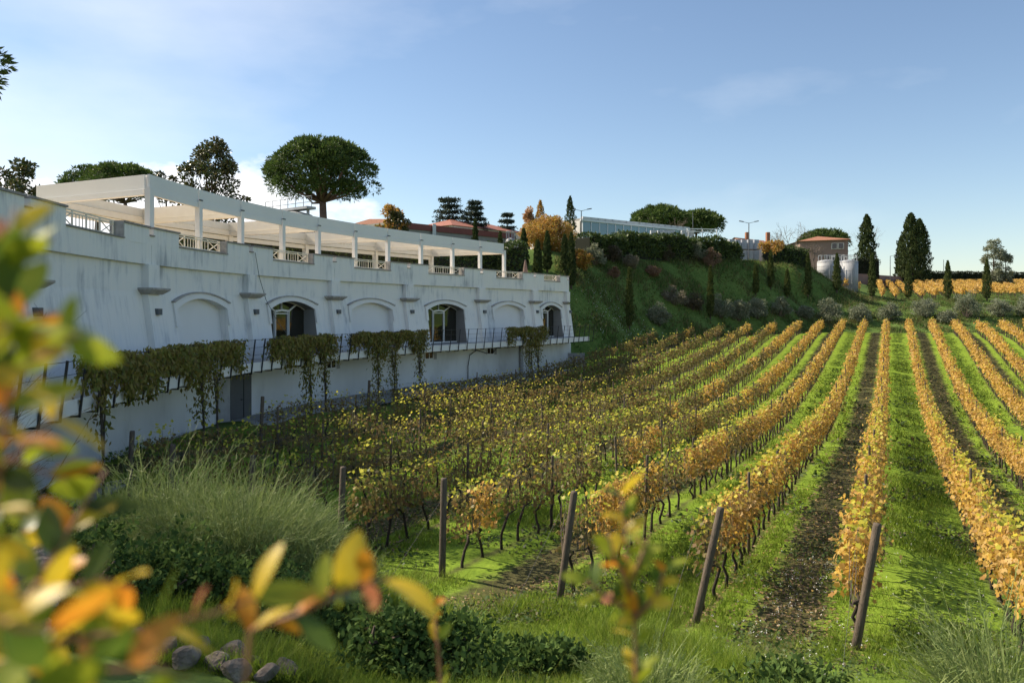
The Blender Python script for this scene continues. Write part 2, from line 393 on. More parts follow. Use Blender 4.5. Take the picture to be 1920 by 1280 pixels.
_fpx = 960 + FPX * FC[:, 0] / FC[:, 1]
def t_px(px, off=0.0):
    tt = np.linspace(4, FLEN, 1500); P = F(tt, np.full(1500, off)) if off else F(tt)
    return float(np.interp(px, 960 + FPX * P[:, 0] / P[:, 1], tt))

CP = [at(*p) for p in [
    (1075, 668, 75), (1110, 652, 78), (1180, 632, 86), (1250, 620, 92), (1330, 612, 98), (1400, 612, 104),
    (1120, 578, 84), (1200, 562, 93), (1300, 560, 102), (1400, 560, 108),
    (1085, 520, 86), (1100, 505, 91), (1200, 490, 101), (1300, 485, 110), (1420, 484, 118), (1500, 494, 122), (1550, 522, 127), (1592, 546, 129), (1615, 556, 129),
    (1480, 556, 120), (1515, 560, 122), (1570, 555, 123), 
    (1560, 606, 113), (1700, 608, 113), (1850, 608, 113), (2050, 610, 113), (1470, 592, 110),
    *[(p_, HOR - z_ / y_ * FPX, y_) for p_ in (1660, 1800, 1950, 2120) for y_, z_ in ((125, 1.75), (135, 2.4), (145, 3.2), (160, 4.3), (175, 5.3), (195, 6.3))], (1540, 500, 150), (1450, 480, 140),
    (1200, 480, 125), (1000, 480, 110), (1100, 482, 105), (1300, 470, 160), (1100, 480, 200), (1500, 500, 250), (1900, 530, 300), (600, 490, 150)]]
CP += [np.array(p, float) for p in [(-26, 42, 2), (-32, 60, 3.5), (-20, 78, 5.5), (-6, 86, 6), (-40, 20, 1), (-25, 15, 0), (-30, -20, -.8), (-60, 100, 8), (-100, 60, 6),
      (30, -40, -1), (80, -20, -3), (120, 20, -5), (-80, 200, 9), (-200, 300, 9), (200, 300, 8), (0, 400, 8), (300, 150, 4), (400, 400, 9), (-300, 0, 2), (100, -150, -2), (-100, -150, 0)]]
_vs = []
for uu in np.arange(-26, 41, 8):
    for ss in list(np.arange(-6, 100, 12)):
        if ss < s_far(uu) - 3: _vs.append((*xy(uu, ss), float(V0(uu, ss))))
CP = np.vstack([CP, _vs])
def tps(r): return np.where(r > 1e-6, r * r * np.log(np.maximum(r, 1e-6)), 0)
_n = len(CP); _K = tps(np.linalg.norm(CP[:, None, :2] - CP[None, :, :2], axis=2) / 50) + .002 * np.eye(_n)
_A = np.zeros((_n + 3, _n + 3)); _A[:_n, :_n] = _K; _A[:_n, _n:] = np.c_[np.ones(_n), CP[:, :2] / 50]; _A[_n:, :_n] = _A[:_n, _n:].T
_w = np.linalg.solve(_A, np.r_[CP[:, 2], 0, 0, 0])
def land(X, Y):
    X = np.asarray(X, float); Y = np.asarray(Y, float); sh = X.shape; X = X.ravel(); Y = Y.ravel()
    z = np.empty(len(X))
    for i in range(0, len(X), 20000):
        a, b = X[i:i + 20000], Y[i:i + 20000]
        r = np.sqrt((a[:, None] - CP[None, :, 0]) ** 2 + (b[:, None] - CP[None, :, 1]) ** 2) / 50
        z[i:i + 20000] = tps(r) @ _w[:_n] + _w[_n] + _w[_n + 1] * a / 50 + _w[_n + 2] * b / 50
    z = np.where(z > 6.2, 6.2 + 1.2 * np.tanh((z - 6.2) / 1.2), z)
    far = smooth(260, 420, np.hypot(X, Y)); z = z * (1 - far) + 5.5 * far
    u, s = us(X, Y)
    m = (1 - smooth(-1, 4, s - s_far(u))) * smooth(-30.5, -27, u) * (1 - smooth(38, 48, u)) * smooth(-14, -6, s)
    z = z * (1 - m) + V0(u, np.clip(s, -50, 150)) * m
    # cut for the building: low ground in front, hollow under the terrace
    near = (X < 14) & (X > -40) & (Y > 5) & (Y < 90)
    idx = np.where(near)[0]
    if len(idx):
        Q = np.stack([X[idx], Y[idx]], 1); ff = FC[::6]
        for i in range(0, len(idx), 20000):
            q = Q[i:i + 20000]; d = np.linalg.norm(q[:, None] - ff[None], axis=2); k = d.argmin(1)
            tt = FT[::6][k]; p = F(tt); n = F(tt, np.ones(len(tt))) - p
            sd = ((q - p) * n).sum(1); inn = (k > 0) & (k < len(ff) - 1)
            j = idx[i:i + 20000]
            beh = inn & (sd < .6) & (sd > -11)
            lim = np.where(sd > -3, -5.6, -5.6 + 7.2 * smooth(-3, -9, sd))
            z[j] = np.where(beh, np.minimum(z[j], lim), z[j])
    return z.reshape(sh)
def land1(x, y): return float(land(np.array([x]), np.array([y]))[0])

# ground sheet
def axis(lo, hi, st, out_lo, out_hi):
    a = list(np.arange(lo, hi, st)); d = st
    while a[-1] < out_hi: d *= 1.22; a.append(a[-1] + d)
    d = st
    while a[0] > out_lo: d *= 1.22; a.insert(0, a[0] - d)
    return np.array(a)
gx = axis(-26, 82, .62, -2500, 2500); gy = axis(3, 134, .62, -600, 3500)
GX, GY = np.meshgrid(gx, gy); GZ = land(GX, GY)
bumps = np.zeros_like(GZ)
for k in range(26):
    a = rng.uniform(0, 6.28); fr = rng.uniform(.6, 3.2); bumps += np.sin((GX * math.cos(a) + GY * math.sin(a)) * fr + rng.uniform(0, 6)) / fr
GZ = GZ + bumps * .016 * (np.hypot(GX, GY) < 220)
nx, ny = len(gx), len(gy)
Vg = np.stack([GX, GY, GZ], -1).reshape(-1, 3)
ii = np.arange(nx * ny).reshape(ny, nx)
Fg = np.stack([ii[:-1, :-1], ii[:-1, 1:], ii[1:, 1:], ii[1:, :-1]], -1).reshape(-1, 4)
me = bpy.data.meshes.new('ground'); me.from_pydata(Vg.tolist(), [], Fg.tolist())
Ug, Sg = us(Vg[:, 0], Vg[:, 1])
vm = smooth(9, 14, Sg) * (1 - smooth(-1, 2, Sg - s_far(Ug))) * smooth(-27, -25, Ug) * (1 - smooth(36, 44, Ug))
at_ = me.attributes.new('vineyard', 'FLOAT', 'POINT'); at_.data.foreach_set('value', vm.astype(np.float32))

def ground_mat():
    m, N, L, out = newmat('ground')
    b = N.new('ShaderNodeBsdfPrincipled'); L.new(b.outputs[0], out.inputs[0]); b.inputs['Roughness'].default_value = .95; b.inputs['Specular IOR Level'].default_value = .1
    def math_(op, a, c=None, clamp=False):
        n = N.new('ShaderNodeMath'); n.operation = op; n.use_clamp = clamp
        for i, v in enumerate((a, c)):
            if v is None: continue
            if hasattr(v, 'is_linked'): L.new(v, n.inputs[i])
            else: n.inputs[i].default_value = v
        return n.outputs[0]
    t = N.new('ShaderNodeTexCoord'); sp = N.new('ShaderNodeSeparateXYZ'); L.new(t.outputs['Object'], sp.inputs[0])
    u = math_('SUBTRACT', math_('MULTIPLY', sp.outputs[0], CT), math_('MULTIPLY', sp.outputs[1], ST))
    def noise(sc, det=6, ro=.6):
        n = N.new('ShaderNodeTexNoise'); n.inputs['Scale'].default_value = sc; n.inputs['Detail'].default_value = det; n.inputs['Roughness'].default_value = ro
        L.new(t.outputs['Object'], n.inputs['Vector']); return n.outputs[0]
    n1, n2, n3 = noise(.35), noise(2.2), noise(9)
    # tilled strips: every second gap between the rows
    ph = math_('DIVIDE', math_('SUBTRACT', u, ROW0 - 1.15), ROWD * 2)         # 0 in the middle of a tilled gap
    fr = math_('ABSOLUTE', math_('SUBTRACT', math_('FRACT', math_('ADD', ph, .5)), .5))
    wob = math_('MULTIPLY', math_('SUBTRACT', n2, .5), .22)
    soil = math_('MULTIPLY', math_('SUBTRACT', .15, math_('ADD', fr, wob)), 14, True)
    # bare earth right under the rows
    ph2 = math_('DIVIDE', math_('SUBTRACT', u, ROW0), ROWD)
    fr2 = math_('ABSOLUTE', math_('SUBTRACT', math_('FRACT', math_('ADD', ph2, .5)), .5))
    under = math_('MULTIPLY', math_('SUBTRACT', .07, math_('ADD', fr2, math_('MULTIPLY', wob, .7))), 14, True)
    soil = math_('MAXIMUM', math_('MULTIPLY', soil, .85), math_('MULTIPLY', under, .7))
    a = N.new('ShaderNodeAttribute'); a.attribute_name = 'vineyard'
    soil = math_('MULTIPLY', soil, a.outputs['Fac'], True)
    mixn = math_('ADD', math_('ADD', math_('MULTIPLY', n2, .4), math_('MULTIPLY', n3, .3)), math_('MULTIPLY', n1, .3))
    mr = N.new('ShaderNodeMapRange'); mr.inputs[1].default_value = .32; mr.inputs[2].default_value = .68; L.new(mixn, mr.inputs[0])
    gv = ramp_node(N, [(.08, .13, .016), (.14, .22, .022), (.19, .28, .03), (.25, .30, .05)]); L.new(mr.outputs[0], gv.inputs[0])
    gb = ramp_node(N, [(.045, .075, .02), (.08, .135, .03), (.115, .175, .042), (.17, .16, .07)]); L.new(mr.outputs[0], gb.inputs[0])
    x1 = N.new('ShaderNodeMix'); x1.data_type = 'RGBA'; L.new(a.outputs['Fac'], x1.inputs[0]); L.new(gb.outputs[0], x1.inputs[6]); L.new(gv.outputs[0], x1.inputs[7])
    sr = ramp_node(N, [(.022, .016, .012), (.06, .042, .03), (.10, .07, .05)]); L.new(mr.outputs[0], sr.inputs[0])
    x2 = N.new('ShaderNodeMix'); x2.data_type = 'RGBA'; L.new(soil, x2.inputs[0]); L.new(x1.outputs[2], x2.inputs[6]); L.new(sr.outputs[0], x2.inputs[7])
    L.new(x2.outputs[2], b.inputs['Base Color'])
    bp = N.new('ShaderNodeBump'); bp.inputs['Strength'].default_value = .9; bp.inputs['Distance'].default_value = .12
    L.new(mixn, bp.inputs['Height']); L.new(bp.outputs[0], b.inputs['Normal'])
    return m
tag(finish(me, 'ground', ground_mat(), None, None, True), 'grassy hillside and vineyard floor with tilled strips', 'ground', kind='structure')

# ------------------------------------------------------------------ the winery building
ZD, ZC, ZW, ZSILL, ZTOP, ZTERR = -2.27, 1.8, .75, 2.67, 3.25, 2.05
tp = [t_px(p) for p in (275, 464, 622, 762, 899, 999)]
tp = [2 * tp[0] - tp[1]] + tp + [FLEN - .25]
def batter(z): return 0.0 if z >= ZW else .43 * (ZW - z) / (ZW - ZD)
bld = empty('winery_building', (*F(30.), -5.0), 'long curved white winery building with arched windows and a crenellated terrace parapet', 'building')
T0, T1 = 2.0, FLEN
ARW, ARH, ZSP, ZAP = 2.12, 2.0, .12, .56           # arch half width, springing and crown heights

def arch_z(x, hw=ARW, zs=ZSP, za=ZAP):
    r = (hw * hw + (za - zs) ** 2) / (2 * (za - zs)); return za - r + math.sqrt(max(r * r - x * x, 0))
bays = [((tp[i] + tp[i + 1]) / 2, (tp[i + 1] - tp[i])) for i in range(len(tp) - 1)]

# upper storey wall with arched openings, one panel per bay
def wall_panel(mb, ta, tb, tc=None, hw=ARW):
    zs = [ZC, ZW, ZD]
    def strip(t0, t1, k=3):
        for i in range(k):
            a, b = t0 + (t1 - t0) * i / k, t0 + (t1 - t0) * (i + 1) / k
            for j in range(2):
                z1, z0 = zs[j], zs[j + 1]
                mb.add([F3(a, batter(z0), z0), F3(b, batter(z0), z0), F3(b, batter(z1), z1), F3(a, batter(z1), z1)], [[0, 1, 2, 3]])
    if tc is None: return strip(ta, tb, 4)
    strip(ta, tc - hw, 2); strip(tc + hw, tb, 2)
    xs = np.linspace(-hw, hw, 17)
    for a, b in zip(xs[:-1], xs[1:]):
        za, zb = arch_z(a, hw), arch_z(b, hw)
        mb.add([F3(tc + a, batter(za), za), F3(tc + b, batter(zb), zb), F3(tc + b, 0, ZW), F3(tc + a, 0, ZW)], [[0, 1, 2, 3]])
        mb.add([F3(tc + a, 0, ZW), F3(tc + b, 0, ZW), F3(tc + b, 0, ZC), F3(tc + a, 0, ZC)], [[0, 1, 2, 3]])
for bi, (tcn, bw) in enumerate(bays):
    hw = min(ARW, bw * .285); mb = MB()
    wall_panel(mb, tp[bi], tp[bi + 1], tcn if bi > 0 else None, hw)
    mb.build('wall_panel', M['plaster'], bld)
mb = MB(); wall_panel(mb, T0, tp[0]); mb.build('wall_panel', M['plaster'], bld)
mb = MB(); wall_panel(mb, tp[-1], FLEN); mb.build('wall_panel', M['plaster'], bld)

for bi, (tcn, bw) in enumerate(bays):
    if bi == 0: continue
    hw = min(ARW, bw * .285); blank = bi % 2 == 1
    dep = .30 if blank else .62
    # reveal of the opening
    mb = MB(); outline = [(-hw, ZD)] + [(x, arch_z(x, hw)) for x in np.linspace(-hw, hw, 17)] + [(hw, ZD)]
    for (x0, z0), (x1, z1) in zip(outline[:-1], outline[1:]):
        mb.add([F3(tcn + x0, batter(z0), z0), F3(tcn + x1, batter(z1), z1), F3(tcn + x1, -dep, z1), F3(tcn + x0, -dep, z0)], [[0, 1, 2, 3]])
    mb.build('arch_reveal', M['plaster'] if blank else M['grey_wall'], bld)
    # raised moulding round the arch
    tr = empty_arch = MB(); w = .24
    pts = [(-hw - .02, -.62)] + [(x, arch_z(x, hw)) for x in np.linspace(-hw, hw, 15)] + [(hw + .02, -.62)]
    outp = [(-hw - w, -.62)] + [(x * (1 + w / hw), arch_z(x, hw) + w) for x in np.linspace(-hw, hw, 15)] + [(hw + w, -.62)]
    for k in range(len(pts) - 1):
        q = [pts[k], pts[k + 1], outp[k + 1], outp[k]]
        fr = [F3(tcn + x, batter(z) + .09, z) for x, z in q]; bk = [F3(tcn + x, batter(z) - .01, z) for x, z in q]
        tr.add(fr + bk, [[0, 1, 2, 3], [0, 4, 5, 1], [3, 2, 6, 7], [0, 3, 7, 4], [1, 5, 6, 2]])
    w2 = .055
    for k in range(1, len(pts) - 2):
        q = [outp[k], outp[k + 1], (outp[k + 1][0] * 1.03, outp[k + 1][1] + w2), (outp[k][0] * 1.03, outp[k][1] + w2)]
        fr = [F3(tcn + x, batter(z) + .15, z) for x, z in q]; bk = [F3(tcn + x, batter(z) - .01, z) for x, z in q]
        tr.add(fr + bk, [[0, 1, 2, 3], [0, 4, 5, 1], [3, 2, 6, 7], [0, 3, 7, 4], [1, 5, 6, 2]], 1)
    tr.build('arch_moulding', [M['blank'], M['capstone']], bld)
    n = 17; xs = np.linspace(-hw, hw, n)
    if blank:
        mb = MB()
        for a, b in zip(xs[:-1], xs[1:]):
            mb.add([F3(tcn + a, -dep + .05 + batter(ZD) * .6, ZD), F3(tcn + b, -dep + .05 + batter(ZD) * .6, ZD), F3(tcn + b, -dep + .05, arch_z(b, hw)), F3(tcn + a, -dep + .05, arch_z(a, hw))], [[0, 1, 2, 3]])
        mb.build('blind_panel', M['blank'], bld)
    else:
        win = MB(); g = -dep + .06; dw = .62
        def fb(x0, z0, x1, z1, wd=.09): win.bar(F3(tcn + x0, g, z0), F3(tcn + x1, g, z1), wd)
        ztr = .02
        fb(-dw, ZD, -dw, ztr, .12); fb(dw, ZD, dw, ztr, .12); fb(-dw, ztr, 0, ztr + .06, .11); fb(0, ztr + .06, dw, ztr, .11); fb(-dw, ztr - .13, dw, ztr - .13, .05)
        fb(0, ztr + .06, 0, arch_z(0, hw), .07); fb(-dw, ztr, -dw - .75, arch_z(-dw - .75, hw), .07); fb(dw, ztr, dw + .75, arch_z(dw + .75, hw), .07)
        fb(-hw, ZD + .05, hw, ZD + .05, .1)
        for a, b in zip(xs[:-1], xs[1:]): fb(a, arch_z(a, hw), b, arch_z(b, hw), .07)
        wo_ = win.build('window_frame', M['white'], bld)
        edges = [-hw, -dw, dw, hw]
        for k in range(3):
            mb = MB(); xx = np.linspace(edges[k], edges[k + 1], 6)
            for a, b in zip(xx[:-1], xx[1:]):
                mb.add([F3(tcn + a, g - .03, ZD), F3(tcn + b, g - .03, ZD), F3(tcn + b, g - .03, arch_z(b, hw)), F3(tcn + a, g - .03, arch_z(a, hw))], [[0, 1, 2, 3]])
            mb.build('pane', M['pane'], wo_)

# pilasters with capitals, wall lamps
for i, t in enumerate(tp):
    mb = MB(); hw = .42
    def pil(z0, z1, o):
        q = [(-hw, z0), (hw, z0), (hw, z1), (-hw, z1)]
        fr = [F3(t + x, batter(z) + o, z) for x, z in q]; bk = [F3(t + x, batter(z) - .02, z) for x, z in q]
        mb.add(fr + bk, [[0, 1, 2, 3], [0, 4, 5, 1], [3, 2, 6, 7], [0, 3, 7, 4], [1, 5, 6, 2]])
    pil(.86, ZC, .30); pil(ZD, .72, .26)
    p = mb.build('pilaster', M['plaster'], bld)
    mb = MB(); pl0 = [F(t - .5, .0), F(t + .5, .0), F(t + .5, .40), F(t - .5, .40)]; pl1 = [F(t - .72, .0), F(t + .72, .0), F(t + .72, .60), F(t - .72, .60)]
    v = [(*q, .66) for q in pl0] + [(*q, .83) for q in pl1] + [(*q, .90) for q in pl1]
    f = [[3, 2, 1, 0], [8, 9, 10, 11]] + [[a * 4 + k, a * 4 + (k + 1) % 4, a * 4 + 4 + (k + 1) % 4, a * 4 + 4 + k] for a in (0, 1) for k in range(4)]
    mb.add(v, f); mb.build('capital', M['capstone'], p)
    mb = MB(); c0 = F(t + .08, .40)
    mb.beam(F(t - .06, .41), F(t + .26, .41), .17, -.13, .11); mb.beam(F(t + .05, .31), F(t + .15, .31), .12, -.04, .04)
    mb.build('wall_lamp', M['lamp_grey'], bld)

# parapet: band from the cornice line up, with a wide opening over each bay and a slot over each pilaster
PO0, PO1 = -.22, .20
cuts = []
for i, t in enumerate(tp): cuts.append((t - .17, t + .17, 2.93, 'slot'))
for i, (tcn, bw) in enumerate(bays): cuts.append((tcn - bw * .245, tcn + bw * .245, ZSILL, 'wide'))
cuts.sort()
def pblock(mb, a, b, z0, z1, o0=PO0, o1=PO1):
    k = max(1, int((b - a) / 1.2))
    for i in range(k):
        x0, x1 = a + (b - a) * i / k, a + (b - a) * (i + 1) / k
        mb.hexa([F(x0, o1), F(x1, o1), F(x1, o0), F(x0, o0)][::-1], z0, z1)
edges = [T0] + tp + [FLEN + .12]
for a, b in zip(edges[:-1], edges[1:]):
    mb = MB(); pblock(mb, a + .01, b - .01, ZC, ZSILL - .12); mb.build('parapet_band', M['plaster'], bld)
prev = T0
for (a, b, zb, kind) in cuts + [(FLEN + .12, 0, 0, 'end')]:
    if a - prev > .05:
        mb = MB(); pblock(mb, prev, a, ZSILL - .12, ZTOP - .07); mo = mb.build('merlon', M['plaster'], bld)
        mb = MB(); pblock(mb, prev - .03, a + .03, ZTOP - .07, ZTOP, PO0 - .05, PO1 + .06); mb.build('coping', M['coping'], mo)
    if kind == 'slot':
        mb = MB(); pblock(mb, a, b, ZSILL - .12, zb - .05); mb.build('merlon', M['plaster'], bld)
        mb = MB(); pblock(mb, a + .005, b - .005, zb - .05, zb, PO0 - .05, PO1 + .06); mb.build('slot_sill', M['coping'], bld)
    elif kind == 'wide':
        mb = MB(); pblock(mb, a, b, ZSILL - .12, ZSILL - .05); mb.build('merlon', M['plaster'], bld)
        mb = MB(); pblock(mb, a + .005, b - .005, ZSILL - .05, ZSILL, PO0 - .05, PO1 + .06); mb.build('opening_sill', M['coping'], bld)
        # stone lining of the far jamb
        mb = MB(); pblock(mb, b - .11, b - .012, ZSILL + .003, ZTOP - .02, PO0 - .03, PO1 + .03); mb.build('jamb_stone', M['capstone'], bld)
        # metal balustrade: rails, uprights, crossed panels
        bal = MB(); o = -.1; z0, z1 = ZSILL + .06, ZTOP - .03
        L_ = b - a - .15
        for z in (z0, z0 + .40, z1): bal.bar(F3(a + .02, o, z), F3(a + .02 + L_, o, z), .045)
        k = 4; st = L_ / k
        for i in range(k + 1): bal.bar(F3(a + .04 + st * i * .985, o, z0), F3(a + .04 + st * i * .985, o, z1), .05)
        for i in range(k):
            x0, x1 = a + .04 + st * i * .985 + .04, a + .04 + st * (i + 1) * .985 - .04
            if i % 3 == 0:
                bal.bar(F3(x0, o, z0), F3(x1, o, z0 + .4), .028); bal.bar(F3(x0, o, z0 + .4), F3(x1, o, z0), .028)
            else:
                for m_ in range(1, 4): bal.bar(F3(x0 + (x1 - x0) * m_ / 4, o, z0), F3(x0 + (x1 - x0) * m_ / 4, o, z0 + .4), .026)
        bal.build('balustrade', M['warm_lit_white'], bld)
    prev = b

# terrace floor, end wall, lower storey, balcony deck
def band(mb, t0, t1, o0, o1, z0, z1, k=40):
    ts = np.linspace(t0, t1, k + 1)
    a, b = F(ts, np.full(k + 1, o0)), F(ts, np.full(k + 1, o1))
    v = np.concatenate([np.c_[a, np.full(k + 1, z0)], np.c_[b, np.full(k + 1, z0)], np.c_[b, np.full(k + 1, z1)], np.c_[a, np.full(k + 1, z1)]])
    n = k + 1; f = []
    for i in range(k):
        for r in range(4): f.append([r * n + i, r * n + i + 1, ((r + 1) % 4) * n + i + 1, ((r + 1) % 4) * n + i])
    f += [[0, n, 2 * n, 3 * n], [3 * n + k, 2 * n + k, n + k, k]]
    return mb.add(v, f)
band(MB(), T0, FLEN, -10.5, PO0 - .02, ZTERR - .3, ZTERR).build('terrace_floor', mat('terrace_stone', [(.56, .46, .34), (.64, .54, .41)], .8, 3), bld)
ew = MB(); e0, e1 = F(FLEN, .0), F(FLEN, -9.5)
ew.beam(e1, e0, .3, -6, 2.6, .18); ew.build('end_wall', M['plaster'], bld)
band(MB(), T0, FLEN - .3, .2, .52, -6.6, ZD - .30).build('lower_wall', M['lower_wall'], bld)
band(MB(), T0, FLEN + .9, .1, 2.45, ZD - .27, ZD).build('balcony_deck', M['concrete'], bld)
band(MB(), T0, FLEN + .93, 2.45, 2.53, ZD - .33, ZD + .05).build('deck_edge', M['white'], bld)
for px in (448,):
    t = t_px(px, .5); mb = MB(); mb.beam(F(t - .95, .56), F(t + .95, .56), .12, -6.0, -2.75)
    d_ = mb.build('door', M['dark_door'], bld)
    mb = MB(); mb.bar(F3(t + .2, .64, -6), F3(t + .2, .64, -2.76), .03); mb.bar(F3(t - .1, .67, -4.1), F3(t + .08, .67, -4.1), .04); mb.build('handle', M['black'], d_)
    mb = MB(); mb.beam(F(t - 2.1, .56), F(t - 1.0, .56), .12, -6.0, -2.75); mb.build('door_surround', M['concrete'], bld)
for px, py in ((619, 691), (803, 674), (918, 662)):
    t = t_px(px, .5); zc = -3.0; mb = MB()
    for x0, x1 in ((-.5, -.43), (-.03, .03), (.43, .5)): mb.beam(F(t + x0, .55), F(t + x1, .55), .1, zc - .28, zc + .28)
    mb.beam(F(t - .5, .55), F(t + .5, .55), .1, zc - .28, zc - .2); mb.beam(F(t - .5, .551), F(t + .5, .551), .1, zc + .2, zc + .28)
    w_ = mb.build('small_window', M['blank'], bld)
    mb = MB(); mb.beam(F(t - .46, .53), F(t + .46, .53), .06, zc - .24, zc + .24); mb.build('pane', M['dark_pane'], w_)
    mb = MB(); mb.beam(F(t + .55, .54), F(t + .85, .54), .1, zc - .3, zc + .42); mb.build('window_reveal', M['concrete'], bld)
for px in (975,):
    t = t_px(px, .5); mb = MB(); mb.beam(F(t - .2, .6), F(t + .2, .6), .2, -6, ZD - .35); mb.build('lower_pilaster', M['concrete'], bld)
# hoses and cables hanging on the wall
t = t_px(880, .5); mb = MB()
mb.tube([F3(t - .3, .6, -5.6), F3(t - .3, .6, -4), F3(t - .1, .62, -3.2), F3(t + .8, .62, -2.85), F3(t + 2, .62, -3.15), F3(t + 2.9, .62, -3.2), F3(t + 3.4, .62, -2.8), F3(t + 4.6, .62, -2.65)], .03, 5)
mb.build('hose', M['black'], bld)
mb = MB(); t = tp[2]; mb.tube([F3(t + .2, .3, 2.9), F3(t + .5, .35, 1.7), F3(t + 1.2, .3, .6), F3(t + 2.2, .4, -.6), F3(t + 3.1, .3, -1.1)], .018, 4); mb.build('cable', M['lamp_grey'], bld)
# small concrete landing at the far corner
mb = MB(); p = at(1068, 668, 71.5); mb.box((p[0] - 1.2, 70.2, -4.9), (p[0] + 1.4, 71.9, -4.45)); mb.box((p[0] - 1.2, 71.9, -4.9), (p[0] + 1.4, 72.05, -3.75))
mb.build('landing', M['concrete'], bld)
pm = MB(); band(pm, T0, FLEN, .4, 2.6, -5.4, -4.98); pathobj = pm.build('path', M['concrete']); tag(pathobj, 'grey concrete path along the foot of the winery wall', 'path', kind='structure')

# balcony railing
rail = empty('balcony_railing', (*F(30., 2.45), ZD), 'thin black metal railing along the edge of the winery balcony', 'railing')
RO = 2.56
tpost = np.arange(7, FLEN + .9, 1.03)
for t in tpost:
    mb = MB(); mb.bar(F3(t, RO - .02, ZD - .42), F3(t, RO + .16, ZD + 1.08), .05); mb.bar(F3(t, RO - .35, ZD - .40), F3(t, RO, ZD - .40), .04); mb.build('post', M['black'], rail)
for z, w, o in ((1.05, .018, .15), (.72, .012, .11), (.40, .012, .07)):
    mb = MB()
    for a, b in zip(tpost[:-1], tpost[1:]): mb.bar(F3(a, RO + o, ZD + z), F3(b, RO + o, ZD + z), w)
    mb.build('rail', M['black'], rail)

# ------------------------------------------------------------------ pergola on the terrace
ppx = [278, 371, 450, 528, 595, 664, 726, 788, 847, 899, 944]
tpost = [t_px(p, -.45) for p in ppx]
per = empty('terrace_pergola', (*F(tpost[0], -.5), ZTERR), 'white metal pergola with deep fascia standing on the winery terrace', 'pergola')
PZ0, PZ1 = 4.62, 5.45; back = np.array([-.9, .43]) * 6.8
front = [F(t, -.45) for t in tpost]
for i, p in enumerate(front):
    mb = MB(); w = .13 if i not in (0,) else .16; a, b = F(tpost[i] - w, -.40), F(tpost[i] + w, -.40); mb.beam(a, b, .22, ZTERR, PZ0 + .30)
    po = mb.build('post', M['fascia'], per)
    if i > 0:
        mb = MB(); mb.beam(F(tpost[i] - .11, -.30), F(tpost[i] + .11, -.30), .08, PZ0 + .30, PZ0 + .36); mb.build('bracket', M['lamp_grey'], po)
for a, b in zip(tpost[:-1], tpost[1:]):
    mb = MB(); k = 3
    for j in range(k):
        x0, x1 = a + .02 + (b - a - .04) * j / k, a + .02 + (b - a - .04) * (j + 1) / k
        mb.beam(F(x0, -.45), F(x1, -.45), .10, PZ0 + .24, PZ1); mb.beam(F(x0, -.43), F(x1, -.43), .17, PZ0, PZ0 + .225)
    mb.build('fascia_panel', M['fascia'], per)
mods = [0, 2, 4, 6, 8, 10]
for j, i in enumerate(mods):
    a = front[i]; b = a + back
    mb = MB(); mb.beam(a + back * .02, b, .14, PZ0 + .22, PZ1 - .02); mb.beam(a + back * .02, b, .26, PZ0, PZ0 + .2); mb.build('cross_beam', M['warm_lit_white'] if j else M['fascia'], per)
    mb = MB(); d = unit(back) * .16; mb.beam(b - d, b + d, .3, ZTERR, PZ0); mb.build('post', M['warm_lit_white'], per)
for i0, i1 in zip(mods[:-1], mods[1:]):
    a, b = front[i0] + back, front[i1] + back
    mb = MB(); mb.beam(a, b, .14, PZ0 + .34, PZ1 - .06); mb.beam(a, b, .3, PZ0 + .02, PZ0 + .3); mb.beam(a, b, .12, PZ0 - .28, PZ0 - .02); mb.build('rear_beam', M['warm_lit_white'], per)

# closed parasol and white benches glimpsed on the terrace
t = t_px(985, -2.5); p = F(t, -2.5); mb = MB()
pa = empty('closed_parasol', (*p, ZTERR), 'closed brown parasol on the terrace beyond the pergola', 'parasol')
mb.tube([(*p, ZTERR), (*p, ZTERR + 2.6)], .03, 8); mb.build('pole', M['lamp_grey'], pa)
MB().lathe((*p, ZTERR), [(.05, .9), (.22, 1.0), (.26, 1.2), (.14, 2.1), (.05, 2.55)], 12).build('canopy', mat('parasol_cloth', (.16, .11, .09), .9), pa)

# ------------------------------------------------------------------ trees and shrubs
def ground_pt(px, Y, py=None):
    x = (px - 960) / FPX * Y
    return np.array([x, Y, land1(x, Y)])

def hit(px, py, Y0=70, Y1=175):
    """where the line of sight through px, py meets the land"""
    Y = np.arange(Y0, Y1, .5); x = (px - 960) / FPX * Y; z = land(x, Y); k = np.where(z >= (HOR - py) / FPX * Y)[0]
    i = k[0] if len(k) else len(Y) - 1
    return np.array([x[i], Y[i], z[i]])

def bare_limbs(mb, p, d, L, r, depth, spread=.6, n=4, droop=0.0):
    p = np.array(p, float); d = unit(np.array(d, float)); q = p + d * L * .5 + rng.normal(size=3) * L * .05; e = p + d * L + rng.normal(size=3) * L * .08
    mb.tube([p, q, e], [r, r * .8, r * .6], 4 if depth < 2 else 6)
    if depth <= 0: return [e]
    o = []
    for k in range(n):
        nd = unit(d + spread * rng.normal(size=3) + np.array([0, 0, .15 - droop])); o += bare_limbs(mb, e if k < n - 1 else q, nd, L * rng.uniform(.6, .8), r * .58, depth - 1, spread, n, droop)
    return o

